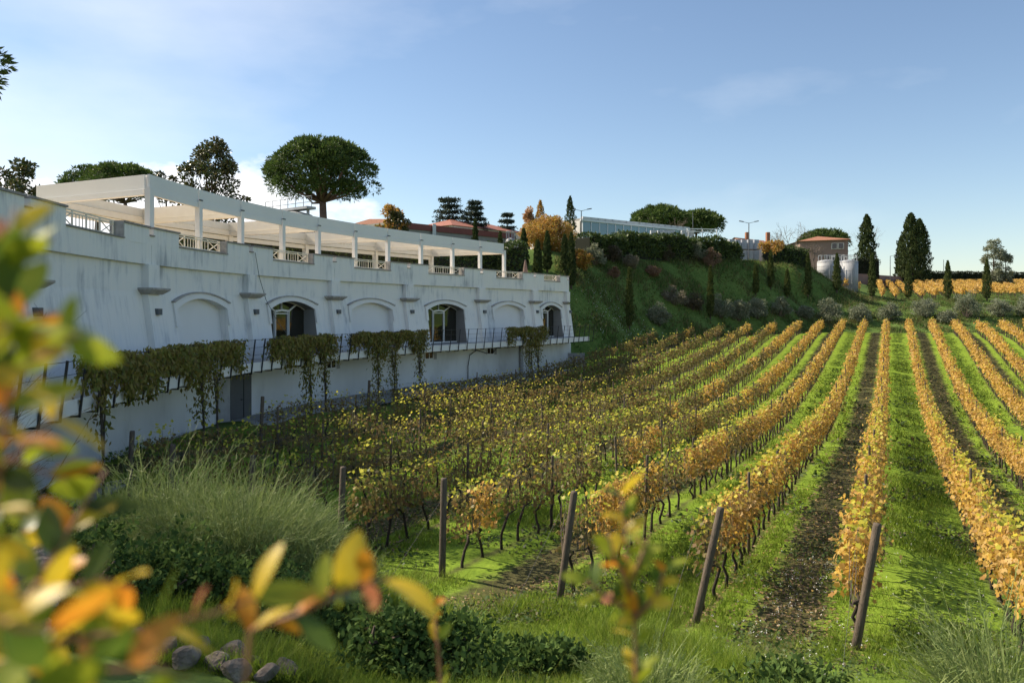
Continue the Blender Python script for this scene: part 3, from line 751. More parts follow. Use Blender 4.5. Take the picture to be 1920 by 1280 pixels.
def umbrella_pine(base, ztop, W_, H_, label, nclump=150, per=70, leaf=.34, trunk_r=.35, name='umbrella_pine', group='umbrella pines', lean=0.0, low=.62):
    base = np.array(base, float); t = empty(name, base, label, 'tree', group)
    R = W_ / 2; top = np.array([base[0] + lean, base[1], ztop]); cl = []
    while len(cl) < nclump:
        a = rng.uniform(0, 2 * math.pi); q = math.sqrt(rng.uniform(0, 1)); x, y = q * math.cos(a), q * math.sin(a)
        dome = math.sqrt(max(0, 1 - (q * .97) ** 2))
        h = (rng.uniform(.82, 1.0) if rng.uniform() < .58 else rng.uniform(.02, .8)) * dome
        zz = ztop - H_ + H_ * (low * (1 - .75 * dome) * .35 + h * .95)
        rr = W_ * rng.uniform(.055, .095)
        cl.append((top[0] + x * R * .93, top[1] + y * R * .93, min(zz, ztop - rr * .5), rr, rr * .62))
    cl = np.array(cl)
    zc = ztop - H_ * .98; fork = np.array([base[0] + lean * .6, base[1], zc])
    mb = MB(); mb.tube([base + [0, 0, -.4], base + [0, 0, .3], base * .5 + fork * .5 + [.12, 0, 0], fork], [trunk_r * 1.5, trunk_r * 1.05, trunk_r * .9, trunk_r * .75], 9)
    for c in cl[rng.permutation(len(cl))[:26]]:
        m_ = fork * .5 + c[:3] * .5 + [0, 0, -.12 * H_]
        mb.tube([fork - [0, 0, .25], m_, c[:3]], [trunk_r * .42, trunk_r * .24, trunk_r * .08], 5)
    mb.build('trunk', M['pine_bark'], t, True)
    V = clump_leaves(cl, per, leaf, .30, up=.45, inner=.72, jit=.3)
    npmesh('crown', V, 4, M['pine'], t); return t

def cypress(base, h, w, label, n=1500, material='cypress', name='cypress_tree', group=None, top=1.0, lean=0.0, leaf=.22):
    base = np.array(base, float); t = empty(name, base, label, 'tree', group)
    MB().tube([base + [0, 0, -.3], base + [0, 0, h * .5]], [w * .14, w * .07], 7).build('trunk', M['bark'], t)
    n = int(n * 2.2); leaf *= 1.15
    q = rng.uniform(.02, 1, n) ** .9; a = rng.uniform(0, 2 * math.pi, n)
    prof = np.minimum(1, (q / .16)) ** .5 * (1 - q ** (2.2 * top)) ** .8
    ph = rng.uniform(0, 6, 3)
    lump = 1 + .22 * np.sin(a * 3 + q * 17 + ph[0]) + .2 * np.sin(a * 5 - q * 29 + ph[1]) + .14 * np.sin(a * 2 + q * 47 + ph[2])
    r = w / 2 * prof * lump * rng.uniform(.72, 1.05, n)
    P = np.stack([base[0] + r * np.cos(a) + lean * q, base[1] + r * np.sin(a), base[2] + .02 * h + q * h * .97], 1)
    out = np.stack([np.cos(a), np.sin(a), np.full(n, .25)], 1)
    D = unit(out * .35 + np.array([0, 0, 1.0]) + .28 * rng.normal(size=(n, 3)))
    npmesh('crown', kites(P, D, leaf * rng.uniform(.7, 1.4, n), .42, nrm=out), 4, M[material], t)
    return t

def leafy_tree(*a, **k):
    k['per'] = int(k.get('per', 45) * 2.0); k['leaf'] = k.get('leaf', .3) * 1.15
    return leafy_tree0(*a, **k)
def leafy_tree0(base, ztop, W_, label, material, name='broadleaf_tree', cat='tree', group=None, nclump=70, per=45, leaf=.3, asp=.5, zlow=.25, spread=1.0, bark='bark', trunk_r=.16, shape='oval', drop=.0):
    base = np.array(base, float); t = empty(name, base, label, cat, group); H_ = ztop - base[2]; cl = []
    for k in range(nclump):
        q = rng.uniform(zlow, 1)
        if shape == 'oval': rr = math.sin(math.pi * min(1, .12 + .80 * (q - zlow) / (1 - zlow)))
        elif shape == 'cone': rr = (1 - (q - zlow) / (1 - zlow)) * .9 + .12
        else: rr = .85
        a = rng.uniform(0, 6.283); d = math.sqrt(rng.uniform(.05, 1)) * rr * W_ / 2 * .9; cr = W_ * rng.uniform(.07, .12)
        cl.append((base[0] + d * math.cos(a), base[1] + d * math.sin(a), base[2] + q * H_ - cr * .7, cr, cr * .8))
    cl = np.array(cl); mb = MB(); fork = base + [0, 0, H_ * max(zlow, .12)]
    mb.tube([base + [0, 0, -.3], fork, base + [0, 0, H_ * .8]], [trunk_r, trunk_r * .8, trunk_r * .2], 7)
    for c in cl[::3]: mb.tube([np.array([base[0], base[1], base[2] + (c[2] - base[2]) * .6]), c[:3]], [trunk_r * .35, trunk_r * .08], 4)
    mb.build('trunk', M[bark], t)
    npmesh('crown', clump_leaves(cl, per, leaf, asp, drop), 4, M[material], t); return t

def bush(base, W_, H_, label, material, name='shrub', cat='shrub', group=None, n=900, leaf=.16, asp=.45, clumps=26, stem='twig'):
    base = np.array(base, float); t = empty(name, base, label, cat, group); cl = []
    for k in range(clumps):
        d = rdir(1)[0]; d[2] = abs(d[2]); q = rng.uniform(.35, .82); cr = W_ * rng.uniform(.10, .17)
        cl.append((base[0] + d[0] * q * W_ / 2, base[1] + d[1] * q * W_ / 2, base[2] + H_ * .12 + d[2] * q * H_ * .9, cr, cr * .8))
    cl = np.array(cl); mb = MB()
    for c in cl[::2]: mb.tube([base + [0, 0, -.2], (base + c[:3]) / 2 + rng.normal(size=3) * .05, c[:3]], [.05, .03, .012], 4)
    mb.build('stems', M[stem], t)
    V = clump_leaves(cl, max(4, n // clumps), leaf, asp, up=.35, inner=.4)
    V = V.reshape(-1, 4, 3); V[:, :, 2] = np.maximum(V[:, :, 2], base[2] - .05)
    npmesh('foliage', V.reshape(-1, 3), 4, M[material], t); return t

def hedge(pts, width, ztops, label, material='hedge', n=6000, leaf=.25, name='hedge', group=None, wav=.35):
    """clipped hedge along plan points; ztops are heights of the top at the points"""
    pts = np.array(pts, float); base = np.array([*pts[0], land1(*pts[0])]); t = empty(name, base, label, 'hedge', group)
    seg = np.linalg.norm(np.diff(pts, axis=0), axis=1); T = np.r_[0, np.cumsum(seg)]
    tt = rng.uniform(0, T[-1], n); P0 = np.stack([np.interp(tt, T, pts[:, 0]), np.interp(tt, T, pts[:, 1])], 1)
    zt = np.interp(tt, T, ztops) + wav * (np.sin(tt * 1.7) * .4 + np.sin(tt * .73 + 1) * .5 + np.sin(tt * 4.1) * .2)
    zb = land(P0[:, 0], P0[:, 1])
    dirv = unit(np.stack([np.interp(tt + .5, T, pts[:, 0]) - np.interp(tt - .5, T, pts[:, 0]), np.interp(tt + .5, T, pts[:, 1]) - np.interp(tt - .5, T, pts[:, 1])], 1))
    nr = np.stack([dirv[:, 1], -dirv[:, 0]], 1)
    sgn = rng.choice([-1, 1, 0], n, p=[.2, .5, .3]); h = rng.uniform(0, 1, n) ** .8
    lat = np.where(sgn == 0, rng.uniform(-1, 1, n), sgn * rng.uniform(.75, 1.06, n)); z = np.where(sgn == 0, zt * 1, zb + h * (zt - zb))
    lat = lat * (1 + .12 * np.sin(tt * 2.3 + z * 2))
    z = z - np.where(sgn == 0, (np.abs(lat) ** 3) * .35, 0) + rng.normal(size=n) * .06
    P = np.stack([P0[:, 0] + nr[:, 0] * lat * width / 2, P0[:, 1] + nr[:, 1] * lat * width / 2, z], 1)
    out = np.stack([nr[:, 0] * np.sign(lat) * (sgn != 0), nr[:, 1] * np.sign(lat) * (sgn != 0), np.where(sgn == 0, 1., .25)], 1)
    D = unit(out * .5 + rng.normal(size=(n, 3)) * .7 + [0, 0, .3])
    npmesh('foliage', kites(P, D, leaf * rng.uniform(.6, 1.4, n), .5, nrm=out), 4, M[material], t)
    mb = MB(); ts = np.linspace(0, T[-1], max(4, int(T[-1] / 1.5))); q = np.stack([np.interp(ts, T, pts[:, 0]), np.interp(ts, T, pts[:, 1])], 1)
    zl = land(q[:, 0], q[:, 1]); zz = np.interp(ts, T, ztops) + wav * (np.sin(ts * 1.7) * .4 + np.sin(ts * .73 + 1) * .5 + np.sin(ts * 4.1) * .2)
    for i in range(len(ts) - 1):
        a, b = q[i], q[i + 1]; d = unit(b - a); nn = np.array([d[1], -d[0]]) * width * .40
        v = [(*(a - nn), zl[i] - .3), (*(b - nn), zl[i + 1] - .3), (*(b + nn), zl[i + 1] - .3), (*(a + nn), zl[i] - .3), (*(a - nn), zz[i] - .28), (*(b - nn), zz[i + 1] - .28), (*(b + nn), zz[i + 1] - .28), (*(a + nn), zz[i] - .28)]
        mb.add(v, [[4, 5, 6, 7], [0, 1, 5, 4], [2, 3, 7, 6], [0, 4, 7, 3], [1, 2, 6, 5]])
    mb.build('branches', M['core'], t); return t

def zpx(py, Y): return (HOR - py) / FPX * Y

# pines
umbrella_pine(ground_pt(605, 76), zpx(264, 76), 10.2, 5.7, 'round-crowned umbrella pine on a thick trunk behind the middle of the pergola', 230, 150, .36, .42)
umbrella_pine(ground_pt(240, 78), zpx(312, 78), 7.2, 3.4, 'umbrella pine behind the open near corner of the pergola', 110, 110, .36, .22, lean=-.5)
umbrella_pine(ground_pt(180, 84), zpx(316, 84), 7.0, 3.6, 'umbrella pine seen past the leftmost end of the pergola', 110, 110, .36, .22)
for px, Y, W_, top, lb in ((1238, 172, 12.5, 389, 'flat umbrella pine over the glass building, the one further left of its pair'), (1305, 178, 12, 398, 'flat umbrella pine over the glass building, the one nearer the lamp post')):
    umbrella_pine(ground_pt(px, Y), zpx(top, Y), W_, 4.6, lb, 140, 80, .75, .3, low=.5)
umbrella_pine(ground_pt(1545, 205), zpx(433, 205), 12, 4.6, 'low dark umbrella pine rising behind the tiled house', 100, 80, .8, .3)
umbrella_pine((-23.3, 25.5, 2), 11.5, 11.6, 4.6, 'umbrella pine whose crown enters at the upper left edge', 220, 170, .3, .3)
# more pines on the same terrace, left of the picture; they shade the near vines
for p, zt, lb in (((-29, 30.5, 2), 21., 'tall umbrella pine out of view behind the near end of the winery'), ((-25, 10.5, 0), 17., 'umbrella pine out of view left of the near slope'), ((-33, 17, 0), 25., 'tallest umbrella pine out of view left of the viewpoint')):
    umbrella_pine(p, zt, 12, 7, lb, 95, 60, .42, .32, group='umbrella pines left of the view')

# broadleaf trees behind the terrace
leafy_tree(ground_pt(398, 60), zpx(258, 60), 5.4, 'dark glossy magnolia with brownish leaves rising above the pergola', 'magnolia', 'magnolia_tree', nclump=95, per=50, leaf=.25, zlow=.25, trunk_r=.2)
leafy_tree(ground_pt(312, 63), zpx(310, 63), 2.6, 'slim dark tree top just above the pergola corner', 'magnolia', 'magnolia_tree', nclump=20, per=50, leaf=.24, zlow=.3)
leafy_tree(ground_pt(40, 52), zpx(300, 52), 4.6, 'green broadleaf tree at the left edge behind the pergola', 'magnolia', 'magnolia_tree', nclump=46, per=50, leaf=.22, zlow=.3)
leafy_tree(ground_pt(732, 82), zpx(386, 82), 3.8, 'small rounded tree turning orange in front of the red banded shed', 'brownish' if 'brownish' in M else 'golden', 'autumn_tree', nclump=30, per=45, leaf=.24, zlow=.45)
leafy_tree(ground_pt(745, 81), zpx(392, 81), 2.8, 'small rounded green tree beside the orange one', 'magnolia', 'broadleaf_tree', nclump=26, per=45, leaf=.24, zlow=.4)
leafy_tree(ground_pt(1028, 93), zpx(405, 93), 7.0, 'broad golden orange autumn tree at the far end of the winery', 'golden', 'autumn_tree', nclump=120, per=70, leaf=.20, zlow=.10, trunk_r=.15)
leafy_tree(ground_pt(1085, 90), zpx(470, 90), 3.6, 'golden bush-like tree low on the bank past the winery corner', 'golden', 'autumn_tree', nclump=36, per=45, leaf=.24, zlow=.05)
leafy_tree(ground_pt(992, 104), zpx(388, 104), 3.2, 'tall pinkish autumn tree behind the golden one', 'pink_leaf', 'autumn_tree', nclump=36, per=45, leaf=.24, zlow=.4, shape='cone')
cypress(ground_pt(1013, 103), zpx(377, 103) - land1(*ground_pt(1013, 103)[:2]), 1.6, 'orange-tinted column tree rising out of the golden tree', 900, 'golden', 'column_tree')
cypress(ground_pt(1069, 112), zpx(369, 112) - land1(*ground_pt(1069, 112)[:2]), 1.9, 'dark cypress standing behind the corner of the glass building', 1300)
# cedars
def cedar(base, ztop, W_, label, tiers=9):
    base = np.array(base, float); t = empty('cedar_tree', base, label, 'tree', 'cedars behind the red roofed house'); H_ = ztop - base[2]; cl = []; mb = MB()
    mb.tube([base + [0, 0, -.3], base + [0, 0, H_ * .97]], [.3, .05], 7)
    for k in range(tiers):
        q = .3 + .68 * k / (tiers - 1); rr = W_ / 2 * (1.06 - q) ** .45 * 1.2 * rng.uniform(.75, 1.05)
        for a in np.arange(0, 6.28, .9) + rng.uniform(0, 1):
            L_ = rr * rng.uniform(.6, 1.05); e = base + [L_ * math.cos(a), L_ * math.sin(a), q * H_ + .12 * L_]
            mb.tube([base + [0, 0, q * H_], e], [.06, .02], 4)
            for f_ in (.45, .72, 1.0): cl.append((*(base + [L_ * f_ * math.cos(a), L_ * f_ * math.sin(a), q * H_ + .12 * L_ * f_]), .17 * W_ * .55, .13))
    mb.build('trunk', M['bark'], t); npmesh('crown', clump_leaves(cl, 34, .4, .35, up=.6), 4, M['cedar'], t)
cedar(ground_pt(842, 118), zpx(376, 118), 6.6, 'broad layered dark cedar behind the red roofed house', 8)
cedar(ground_pt(890, 116), zpx(380, 116), 4.8, 'narrow layered cedar beside the broad one', 8)
cedar(ground_pt(951, 122), zpx(403, 122), 3.6, 'small cedar top over the flat roof', 6)

# cypresses by the far end of the winery
for px, top, Y, w, lb in ((982, 431, 84, 1.15, 'dark cypress next to the steel tank at the far end of the pergola'), (1008, 452, 83, 1.1, 'short cypress between two taller ones before the golden tree'),
                          (1026, 436, 85, 1.05, 'slim cypress before the middle of the golden tree'), (1059, 442, 86, 1.0, 'slim cypress, first of two at the winery corner'),
                          (1071, 438, 84, 1.1, 'slim cypress, second of two at the winery corner'), (891, 414, 80, .9, 'pointed cypress tip above the far part of the pergola'), (938, 436, 76, 1.0, 'cypress half hidden by the far posts of the pergola')):
    b = ground_pt(px, Y); cypress(b, zpx(top, Y) - b[2], w * .78, lb, 1200, 'cypress', group='cypresses at the winery end')
# young cypresses on the bank and along the track
for px, top, bot, w, lb in ((1180, 503, 620, 1.05, 'slender young cypress alone low on the green bank'), (1332, 500, 601, .9, 'slender young cypress at the left end of the olive bushes'),
        (1417, 498, 553, .8, 'brownish young cypress above the olive bushes'), (1445, 471, 546, .85, 'young cypress under the yellow topped tree'), (1476, 506, 560, .8, 'short forked young cypress at the start of the track'),
        (1515, 475, 560, .95, 'young cypress on the track left of the steel tanks'), (1569, 476, 549, 1.1, 'young cypress in front of the steel tanks'), (1635, 476, 560, 1.05, 'young cypress before the tall pointed cypress'),
        (1703, 488, 562, 1.05, 'young cypress before the big pair of cypresses'), (1777, 490, 563, 1.1, 'young cypress in front of the upper vineyard, before the lone lamp'), (1850, 488, 564, 1.1, 'young cypress in front of the feathery grey tree')):
    b = hit(px, bot, 80); Yb = b[1]; cypress(b, zpx(top, Yb) - b[2], w * Yb / 125, lb, 1400, 'cypress_young', group='young cypresses on the slope')
for px, top, Y, w, n, lb in ((1625, 404, 178, 3.4, 2600, 'tall pointed cypress in front of a bare tree'), (1708, 401, 182, 4.6, 3200, 'broad tall cypress, the nearer half of the merged pair'),
        (1724, 412, 185, 4.2, 2800, 'broad cypress merged behind the tallest one'), (1690, 445, 188, 2.4, 1600, 'thin dark cypress at the foot of the big pair')):
    b = ground_pt(px, Y); cypress(b, zpx(top, Y) - b[2], w, lb, n, 'cypress', top=1.6, leaf=.45, group='tall cypresses on the skyline')
leafy_tree(ground_pt(1862, 158), zpx(446, 158), 5.0, 'feathery grey-green tree at the right end of the dark hedge', 'olive', 'eucalyptus_tree', nclump=50, per=50, leaf=.4, asp=.3, zlow=.15, drop=.6)
leafy_tree(ground_pt(1885, 158), zpx(470, 158), 3.6, 'lower feathery tree beside the taller grey-green one', 'olive', 'eucalyptus_tree', nclump=30, per=50, leaf=.4, asp=.3, zlow=.1, drop=.6)
# yellow topped tree on the bank, bare trees
t = leafy_tree(hit(1445, 500), zpx(450, hit(1445, 500)[1]), 4.4, 'young tree with a spreading yellow top on the bank', 'golden', 'autumn_tree', nclump=26, per=34, leaf=.26, zlow=.62, shape='flat')
for px, top, Y, lb, L_ in ((1483, 412, 150, 'bare grey tree left of the tiled house', 3.0), (1645, 420, 185, 'bare spreading tree behind the pointed cypress', 4.2), (1528, 455, 138, 'leafless twiggy tree in front of the tiled house', 2.3), (1498, 460, 136, 'leafless reddish tree before the house wall', 2.0), (1240, 404, 150, 'bare pale treetop before the flat pines', 2.4)):
    b = ground_pt(px, Y); t = empty('bare_tree', b, lb, 'tree', 'bare trees on the skyline'); mb = MB(); H_ = zpx(top, Y) - b[2]
    bare_limbs(mb, b, (0, 0, 1), H_ * .36, .12, 4, .55, 4); mb.build('branches', M['twig'], t)

# shrubs on the bank
for px, py, Y, w, h, mt, lb in ((1183, 505, 91, 2.4, 1.9, 'greyshrub', 'round grey-brown shrub on the bank below the hedge'), (1223, 520, 93, 2.2, 1.6, 'redshrub', 'rust coloured shrub on the bank below the hedge'),
        (1335, 505, 100, 2.8, 3.0, 'redshrub', 'reddish twiggy shrub at the end of the hedge'), (1310, 490, 101, 3.0, 3.0, 'olive', 'silvery shrub growing into the hedge end'), (1235, 612, 89, 3.2, 3.2, 'olive', 'large round pale shrub low on the bank'),
        (1262, 575, 92, 3.6, 2.6, 'greyshrub', 'grey shrub behind the large pale one'), (1298, 585, 94, 3.6, 2.2, 'brownshrub', 'dark brown shrub in the shaded bank hollow'), (1115, 498, 92, 3.0, 3.2, 'olive', 'silvery shrub at the left end of the hedge'),
        (1150, 492, 94, 2.6, 2.6, 'brownshrub', 'dark twiggy shrub against the hedge'), (1250, 490, 97, 2.4, 2.4, 'brownshrub', 'brown shrub against the hedge middle'), (1150, 520, 89, 1.6, 1.2, 'redshrub', 'small dry brown shrub on the upper bank')):
    bush(hit(px, py), w, h, lb, mt, n=3600, leaf=.22, group='shrubs on the green bank')
# olives above the vineyard's far end
for px, Y, w, h, lb in ((1352, 102, 3.6, 3.6, 'silvery olive next to the young cypress, first in the row'), (1385, 104, 3.4, 3.0, 'olive, second from the left end of the row'), (1420, 106, 3.6, 2.9, 'olive, third from the left end of the row'), (1462, 109, 3.6, 3.0, 'olive, fourth from the left end of the row'),
        (1555, 114, 4.2, 3.7, 'tall pale olive below the steel tanks'), (1612, 115, 4.0, 3.1, 'olive between the pale one and the row bend'), (1665, 115.5, 3.6, 2.9, 'olive below the pointed cypress'), (1735, 116, 4.6, 3.2, 'wide olive below the upper vineyard edge'),
        (1812, 116, 5.0, 4.2, 'largest olive, grey and round, in the row'), (1876, 116.5, 4.0, 3.2, 'olive below the feathery tree'), (1925, 116.5, 4.0, 3.5, 'olive at the right edge of the picture'), (1510, 112, 2.6, 2.0, 'low olive bush between the two groups of olives'), (1775, 113.5, 3.0, 2.0, 'low green bush in front of the olives')):
    bush(ground_pt(px, Y), w, h, lb, 'olive', 'olive_tree', 'olive', 'olive bushes in a row above the vines', n=4200, leaf=.26, asp=.32, clumps=40)
# hedges
hz = lambda px, py, Y: (( (px - 960) / FPX * Y, Y), zpx(py, Y))
def hpts(*a): q = [hz(*k) for k in a]; return [k[0] for k in q], [k[1] for k in q]
P_, Z_ = hpts((1092, 446, 97), (1180, 441, 104), (1245, 444, 109), (1330, 450, 114), (1376, 458, 118))
hedge(P_, 2.8, Z_, 'tall irregular evergreen hedge along the top of the bank', 'hedge', 13000, .34, wav=.5)
P_, Z_ = hpts((1440, 466, 126), (1478, 462, 128), (1502, 470, 130))
hedge(P_, 3, Z_, 'dark evergreen hedge block right of the wrapped stacks', 'hedge', 2600, .3)
P_, Z_ = hpts((1600, 487, 172), (1645, 487, 172)); hedge(P_, 2, Z_, 'clipped dark hedge beside the big steel tank', 'dark_hedge', 1500, .35, wav=.05)
P_, Z_ = hpts((1728, 510, 198), (1830, 511, 198), (1960, 513, 198)); hedge(P_, 2, Z_, 'long clipped dark hedge along the top of the upper vineyard', 'dark_hedge', 5000, .4, wav=.05)
tt = np.linspace(t_px(290, -9), FLEN - 1, 12); hedge(F(tt, np.full(12, -9.0)), 1.8, np.full(12, 5.0), 'clipped green hedge along the back of the winery terrace', 'hedge', 12000, .24, wav=.2)
P_, Z_ = hpts((835, 462, 74), (905, 458, 77), (975, 462, 80)); hedge(P_, 2.2, Z_, 'dark loose hedge closing the far end of the terrace', 'hedge', 5000, .3, wav=.4)

# ------------------------------------------------------------------ buildings and equipment on the hilltop
def pt2(px, Y): return np.array([(px - 960) / FPX * Y, Y])
# glass-fronted hall
gb = empty('glass_hall', (*pt2(1092, 118), 6), 'long flat-roofed hall with a teal glass front above the hedge', 'building')
A, B = pt2(1092, 118), pt2(1290, 133); D_ = unit(B - A); Nn = np.array([D_[1], -D_[0]])
zt = zpx(412, 118); zb = 5.0; npan = 14
for i in range(npan):
    a = A + (B - A) * i / npan; b = A + (B - A) * (i + 1) / npan
    MB().beam(a + D_ * .06, b - D_ * .06, .08, zb, zt - .25).build('pane', M['teal_pane'], gb)
    m_ = MB(); m_.beam(a - D_ * .07, a + D_ * .07, .2, zb, zt - .2)
    if i % 3 == 1: m_.beam(a + D_ * .4, b - D_ * .4, .14, zt - 2.3, zt - 2.2)
    m_.build('mullion', M['mullion'], gb)
MB().beam(A - D_ * .3, B + D_ * .3, .5, zt - .2, zt + .1).build('roof_edge', M['mullion'], gb)
m_ = MB(); m_.hexa([A - Nn * .3, B - Nn * .3, B - Nn * 14, A - Nn * 14], zt - .1, zt + .25); m_.build('roof', M['grey_wall'], gb)
for i in range(16):
    q = A + (B - A) * (i + .5) / 16; m_ = MB(); m_.beam(q - D_ * .9, q + D_ * .9, .5, zt + .12, zt + .45, 0.0); m_.build('rooflight', M['plastic_white'], gb)
MB().beam(A - Nn * .4, A - Nn * 14, .3, zb, zt - .12).build('side_wall', M['pale_wall'], gb)
# shed with the dark red band
sh = empty('banded_shed', (*pt2(760, 96), 5), 'low grey shed with a dark red band under its flat roof', 'building')
A, B = pt2(735, 93), pt2(960, 108); zt = zpx(415, 93)
MB().beam(A, B, .4, 3, zt - .75).build('wall', M['grey_wall'], sh); MB().beam(A, B, .7, zt - .74, zt).build('roof_band', M['red_band'], sh)
m_ = MB(); q = pt2(811, 97); m_.beam(q, q + [.4, .1], .3, zt - 2.4, zt + .1); m_.build('downpipe', M['plastic_white'], sh)
nA = unit(np.array([-(B - A)[1], (B - A)[0]])); m_ = MB(); m_.hexa([A, B, B + nA * 7, A + nA * 7], zt - .3, zt - .02); m_.build('roof', M['grey_wall'], sh)
# red roofed house
rh = empty('red_roofed_house', (*pt2(890, 111), 5), 'pale house with a low red hipped roof behind the shed', 'building')
A, B = pt2(848, 110), pt2(985, 122); zw, zr = zpx(424, 111), zpx(408, 112)
n_ = unit(np.array([-(B - A)[1], (B - A)[0]])) * 8
m_ = MB(); m_.hexa([A, B, B + n_, A + n_], 4, zw); m_.build('wall', M['pale_wall'], rh)
o = .5; d_ = unit(B - A); e = [A - d_ * o - n_ / 8 * o, B + d_ * o - n_ / 8 * o, B + d_ * o + n_ + n_ / 8 * o, A - d_ * o + n_ + n_ / 8 * o]; r0, r1 = A + d_ * 3.5 + n_ / 2, B - d_ * 3.5 + n_ / 2
m_ = MB(); m_.add([(*q, zw) for q in e] + [(*r0, zr + .1), (*r1, zr + .1)], [[0, 1, 5, 4], [1, 2, 5], [2, 3, 4, 5], [3, 0, 4], [3, 2, 1, 0]]); m_.build('roof', mat('red_roof', [(.24, .085, .06), (.31, .12, .085)], .8, 1.5), rh)
for k in range(4):
    q = A + (B - A) * (.2 + .2 * k); MB().beam(q, q + d_ * .8, .12, zw - 1.5, zw - .5, .06).build('window', M['dark_pane'], rh)
# orange gable
og = empty('orange_roofed_hut', (*pt2(700, 100), 5), 'hut with an orange roof showing above the pergola, left of the orange tree', 'building')
c_ = pt2(705, 100); zr = zpx(408, 100)
m_ = MB(); m_.box((c_[0] - 2.4, 99, 3), (c_[0] + 3, 104, zr - 1.0)); m_.build('wall', M['pale_wall'], og)
m_ = MB(); x0, x1 = c_[0] - 2.8, c_[0] + 3.4; m_.add([(x0, 98.6, zr - 1.0), (x1, 98.6, zr - 1.0), (x1, 104.4, zr - 1.0), (x0, 104.4, zr - 1.0), (x0 + 1.7, 101.5, zr), (x1 - 1.7, 101.5, zr)], [[0, 1, 5, 4], [1, 2, 5], [2, 3, 4, 5], [3, 0, 4], [3, 2, 1, 0]]); m_.build('roof', M['roof_tile'], og)
# roof platform with railing behind the pergola (top of a tank house)
pf = empty('tank_platform', (*pt2(540, 72), 6), 'steel service platform with railings over a tank, behind the pergola', 'platform')
A, B = pt2(498, 74), pt2(584, 70); z0 = zpx(395, 72); d_ = unit(B - A)
MB().beam(A, B, 1.0, z0 - .1, z0 + .12).build('walkway', M['steel'], pf)
for k in range(7):
    q = A + (B - A) * k / 6; MB().bar((*q, z0), (*q, z0 + 1.05), .05).build('upright', M['steel'], pf)
for h in (.55, 1.05): MB().bar((*A, z0 + h), (*B, z0 + h), .045).build('rail', M['steel'], pf)
MB().lathe((*(A * .35 + B * .65), z0 - 6), [(1.9, 0), (1.9, 5.2), (1.5, 5.55), (.6, 5.8), (.01, 5.85)], 24).build('tank', M['steel'], pf, True)
for k in (.28, .6, .93):
    q = A + (B - A) * k; MB().bar((*q, 4), (*q, z0), .22).build('leg', M['steel'], pf)
# steel tank at the pergola end
def tank(c, r, z0, z1, label, name='steel_tank', mt='tank'):
    t = empty(name, (*c, z0), label, 'tank', 'upright steel tanks')
    h = z1 - z0
    MB().lathe((*c, z0), [(r, 0), (r, h - .35)], 32).build('shell', M[mt], t, True)
    MB().lathe((*c, z0), [(r * 1.005, h - .348), (r * .97, h - .25), (r * .6, h - .08), (r * .1, h)], 32).build('top', M['steel'], t, True)
    mb = MB()
    for k in range(10):
        a = 2 * math.pi * k / 10; a2 = 2 * math.pi * (k + 1) / 10; p = np.array([c[0] + r * .9 * math.cos(a), c[1] + r * .9 * math.sin(a)]); q = np.array([c[0] + r * .9 * math.cos(a2), c[1] + r * .9 * math.sin(a2)])
        mb.bar((*p, z1 - .3), (*p, z1 + .7), .05); mb.bar((*p, z1 + .7), (*q, z1 + .7), .05)
    mb.build('guard_rail', M['steel'], t)
    mb = MB()
    for zz in np.linspace(z0 + .8, z1 - .5, 4): mb.lathe((c[0], c[1], zz), [(r * 1.012, 0), (r * 1.012, .06)], 32)
    mb.build('hoop', M['steel'], t)
    mb = MB(); y = c[1] - r - .12
    for x in (-.2, .2): mb.bar((c[0] + x, y, z0), (c[0] + x, y, z1 + .5), .04)
    for zz in np.arange(z0 + .3, z1, .4): mb.bar((c[0] - .2, y, zz), (c[0] + .2, y, zz), .03)
    mb.build('ladder', M['steel'], t)
tank(pt2(957, 86), .5, 4, zpx(446, 86), 'narrow steel tank between the pergola end and the first cypress', mt='steel')
for px, Y, r, top, lb in ((1550, 131, 1.5, 487, 'steel tank, left one of the three below the house'), (1574, 136, 1.4, 489, 'steel tank half hidden between the other two'), (1592, 129.5, 1.35, 487, 'largest steel tank, right one of the three below the house')):
    c_ = pt2(px, Y); tank(c_, r, land1(*c_) - .3, zpx(top, Y), lb)
# tiled house
hs_ = empty('tiled_house', (*pt2(1540, 158), 6), 'brown two-storey house with a tiled roof on the skyline', 'house')
A, B = pt2(1500, 160), pt2(1590, 156); C_ = pt2(1462, 176); zt = zpx(450, 157); zb = 4
m_ = MB(); bk = (C_ - A); m_.hexa([A, B, B + bk, A + bk], zb, zt); m_.build('wall', M['house_wall'], hs_)
d_ = unit(B - A); n_ = unit(bk); o = .6; e = [A - d_ * o - n_ * o, B + d_ * o - n_ * o, B + bk + d_ * o + n_ * o, A + bk - d_ * o + n_ * o]
mid = (A + B) / 2; m_ = MB(); zr = zt + 1.2; m_.add([(*q, zt) for q in e] + [(*(mid + bk * .25), zr), (*(mid + bk * .75), zr)], [[0, 1, 4], [1, 2, 5, 4], [2, 3, 5], [3, 0, 4, 5], [3, 2, 1, 0]]); rf = m_.build('roof', M['roof_tile'], hs_)
for px in (1552, 1565, 1577):
    for z0, z1 in ((zt - 4.4, zt - 3.0), (zt - 1.7, zt - .7)):
        if px == 1552 and z1 > zt - 2: continue
        q = A + (B - A) * ((px - 1500) / 90); f_ = MB(); f_.beam(q - d_ * .55, q + d_ * .55, .16, z0 - .1, z1 + .1, .05); f_ = f_.build('window', M['pale_wall'], hs_)
        MB().beam(q - d_ * .42, q + d_ * .42, .16, z0, z1, .10).build('pane', M['dark_pane'], f_)
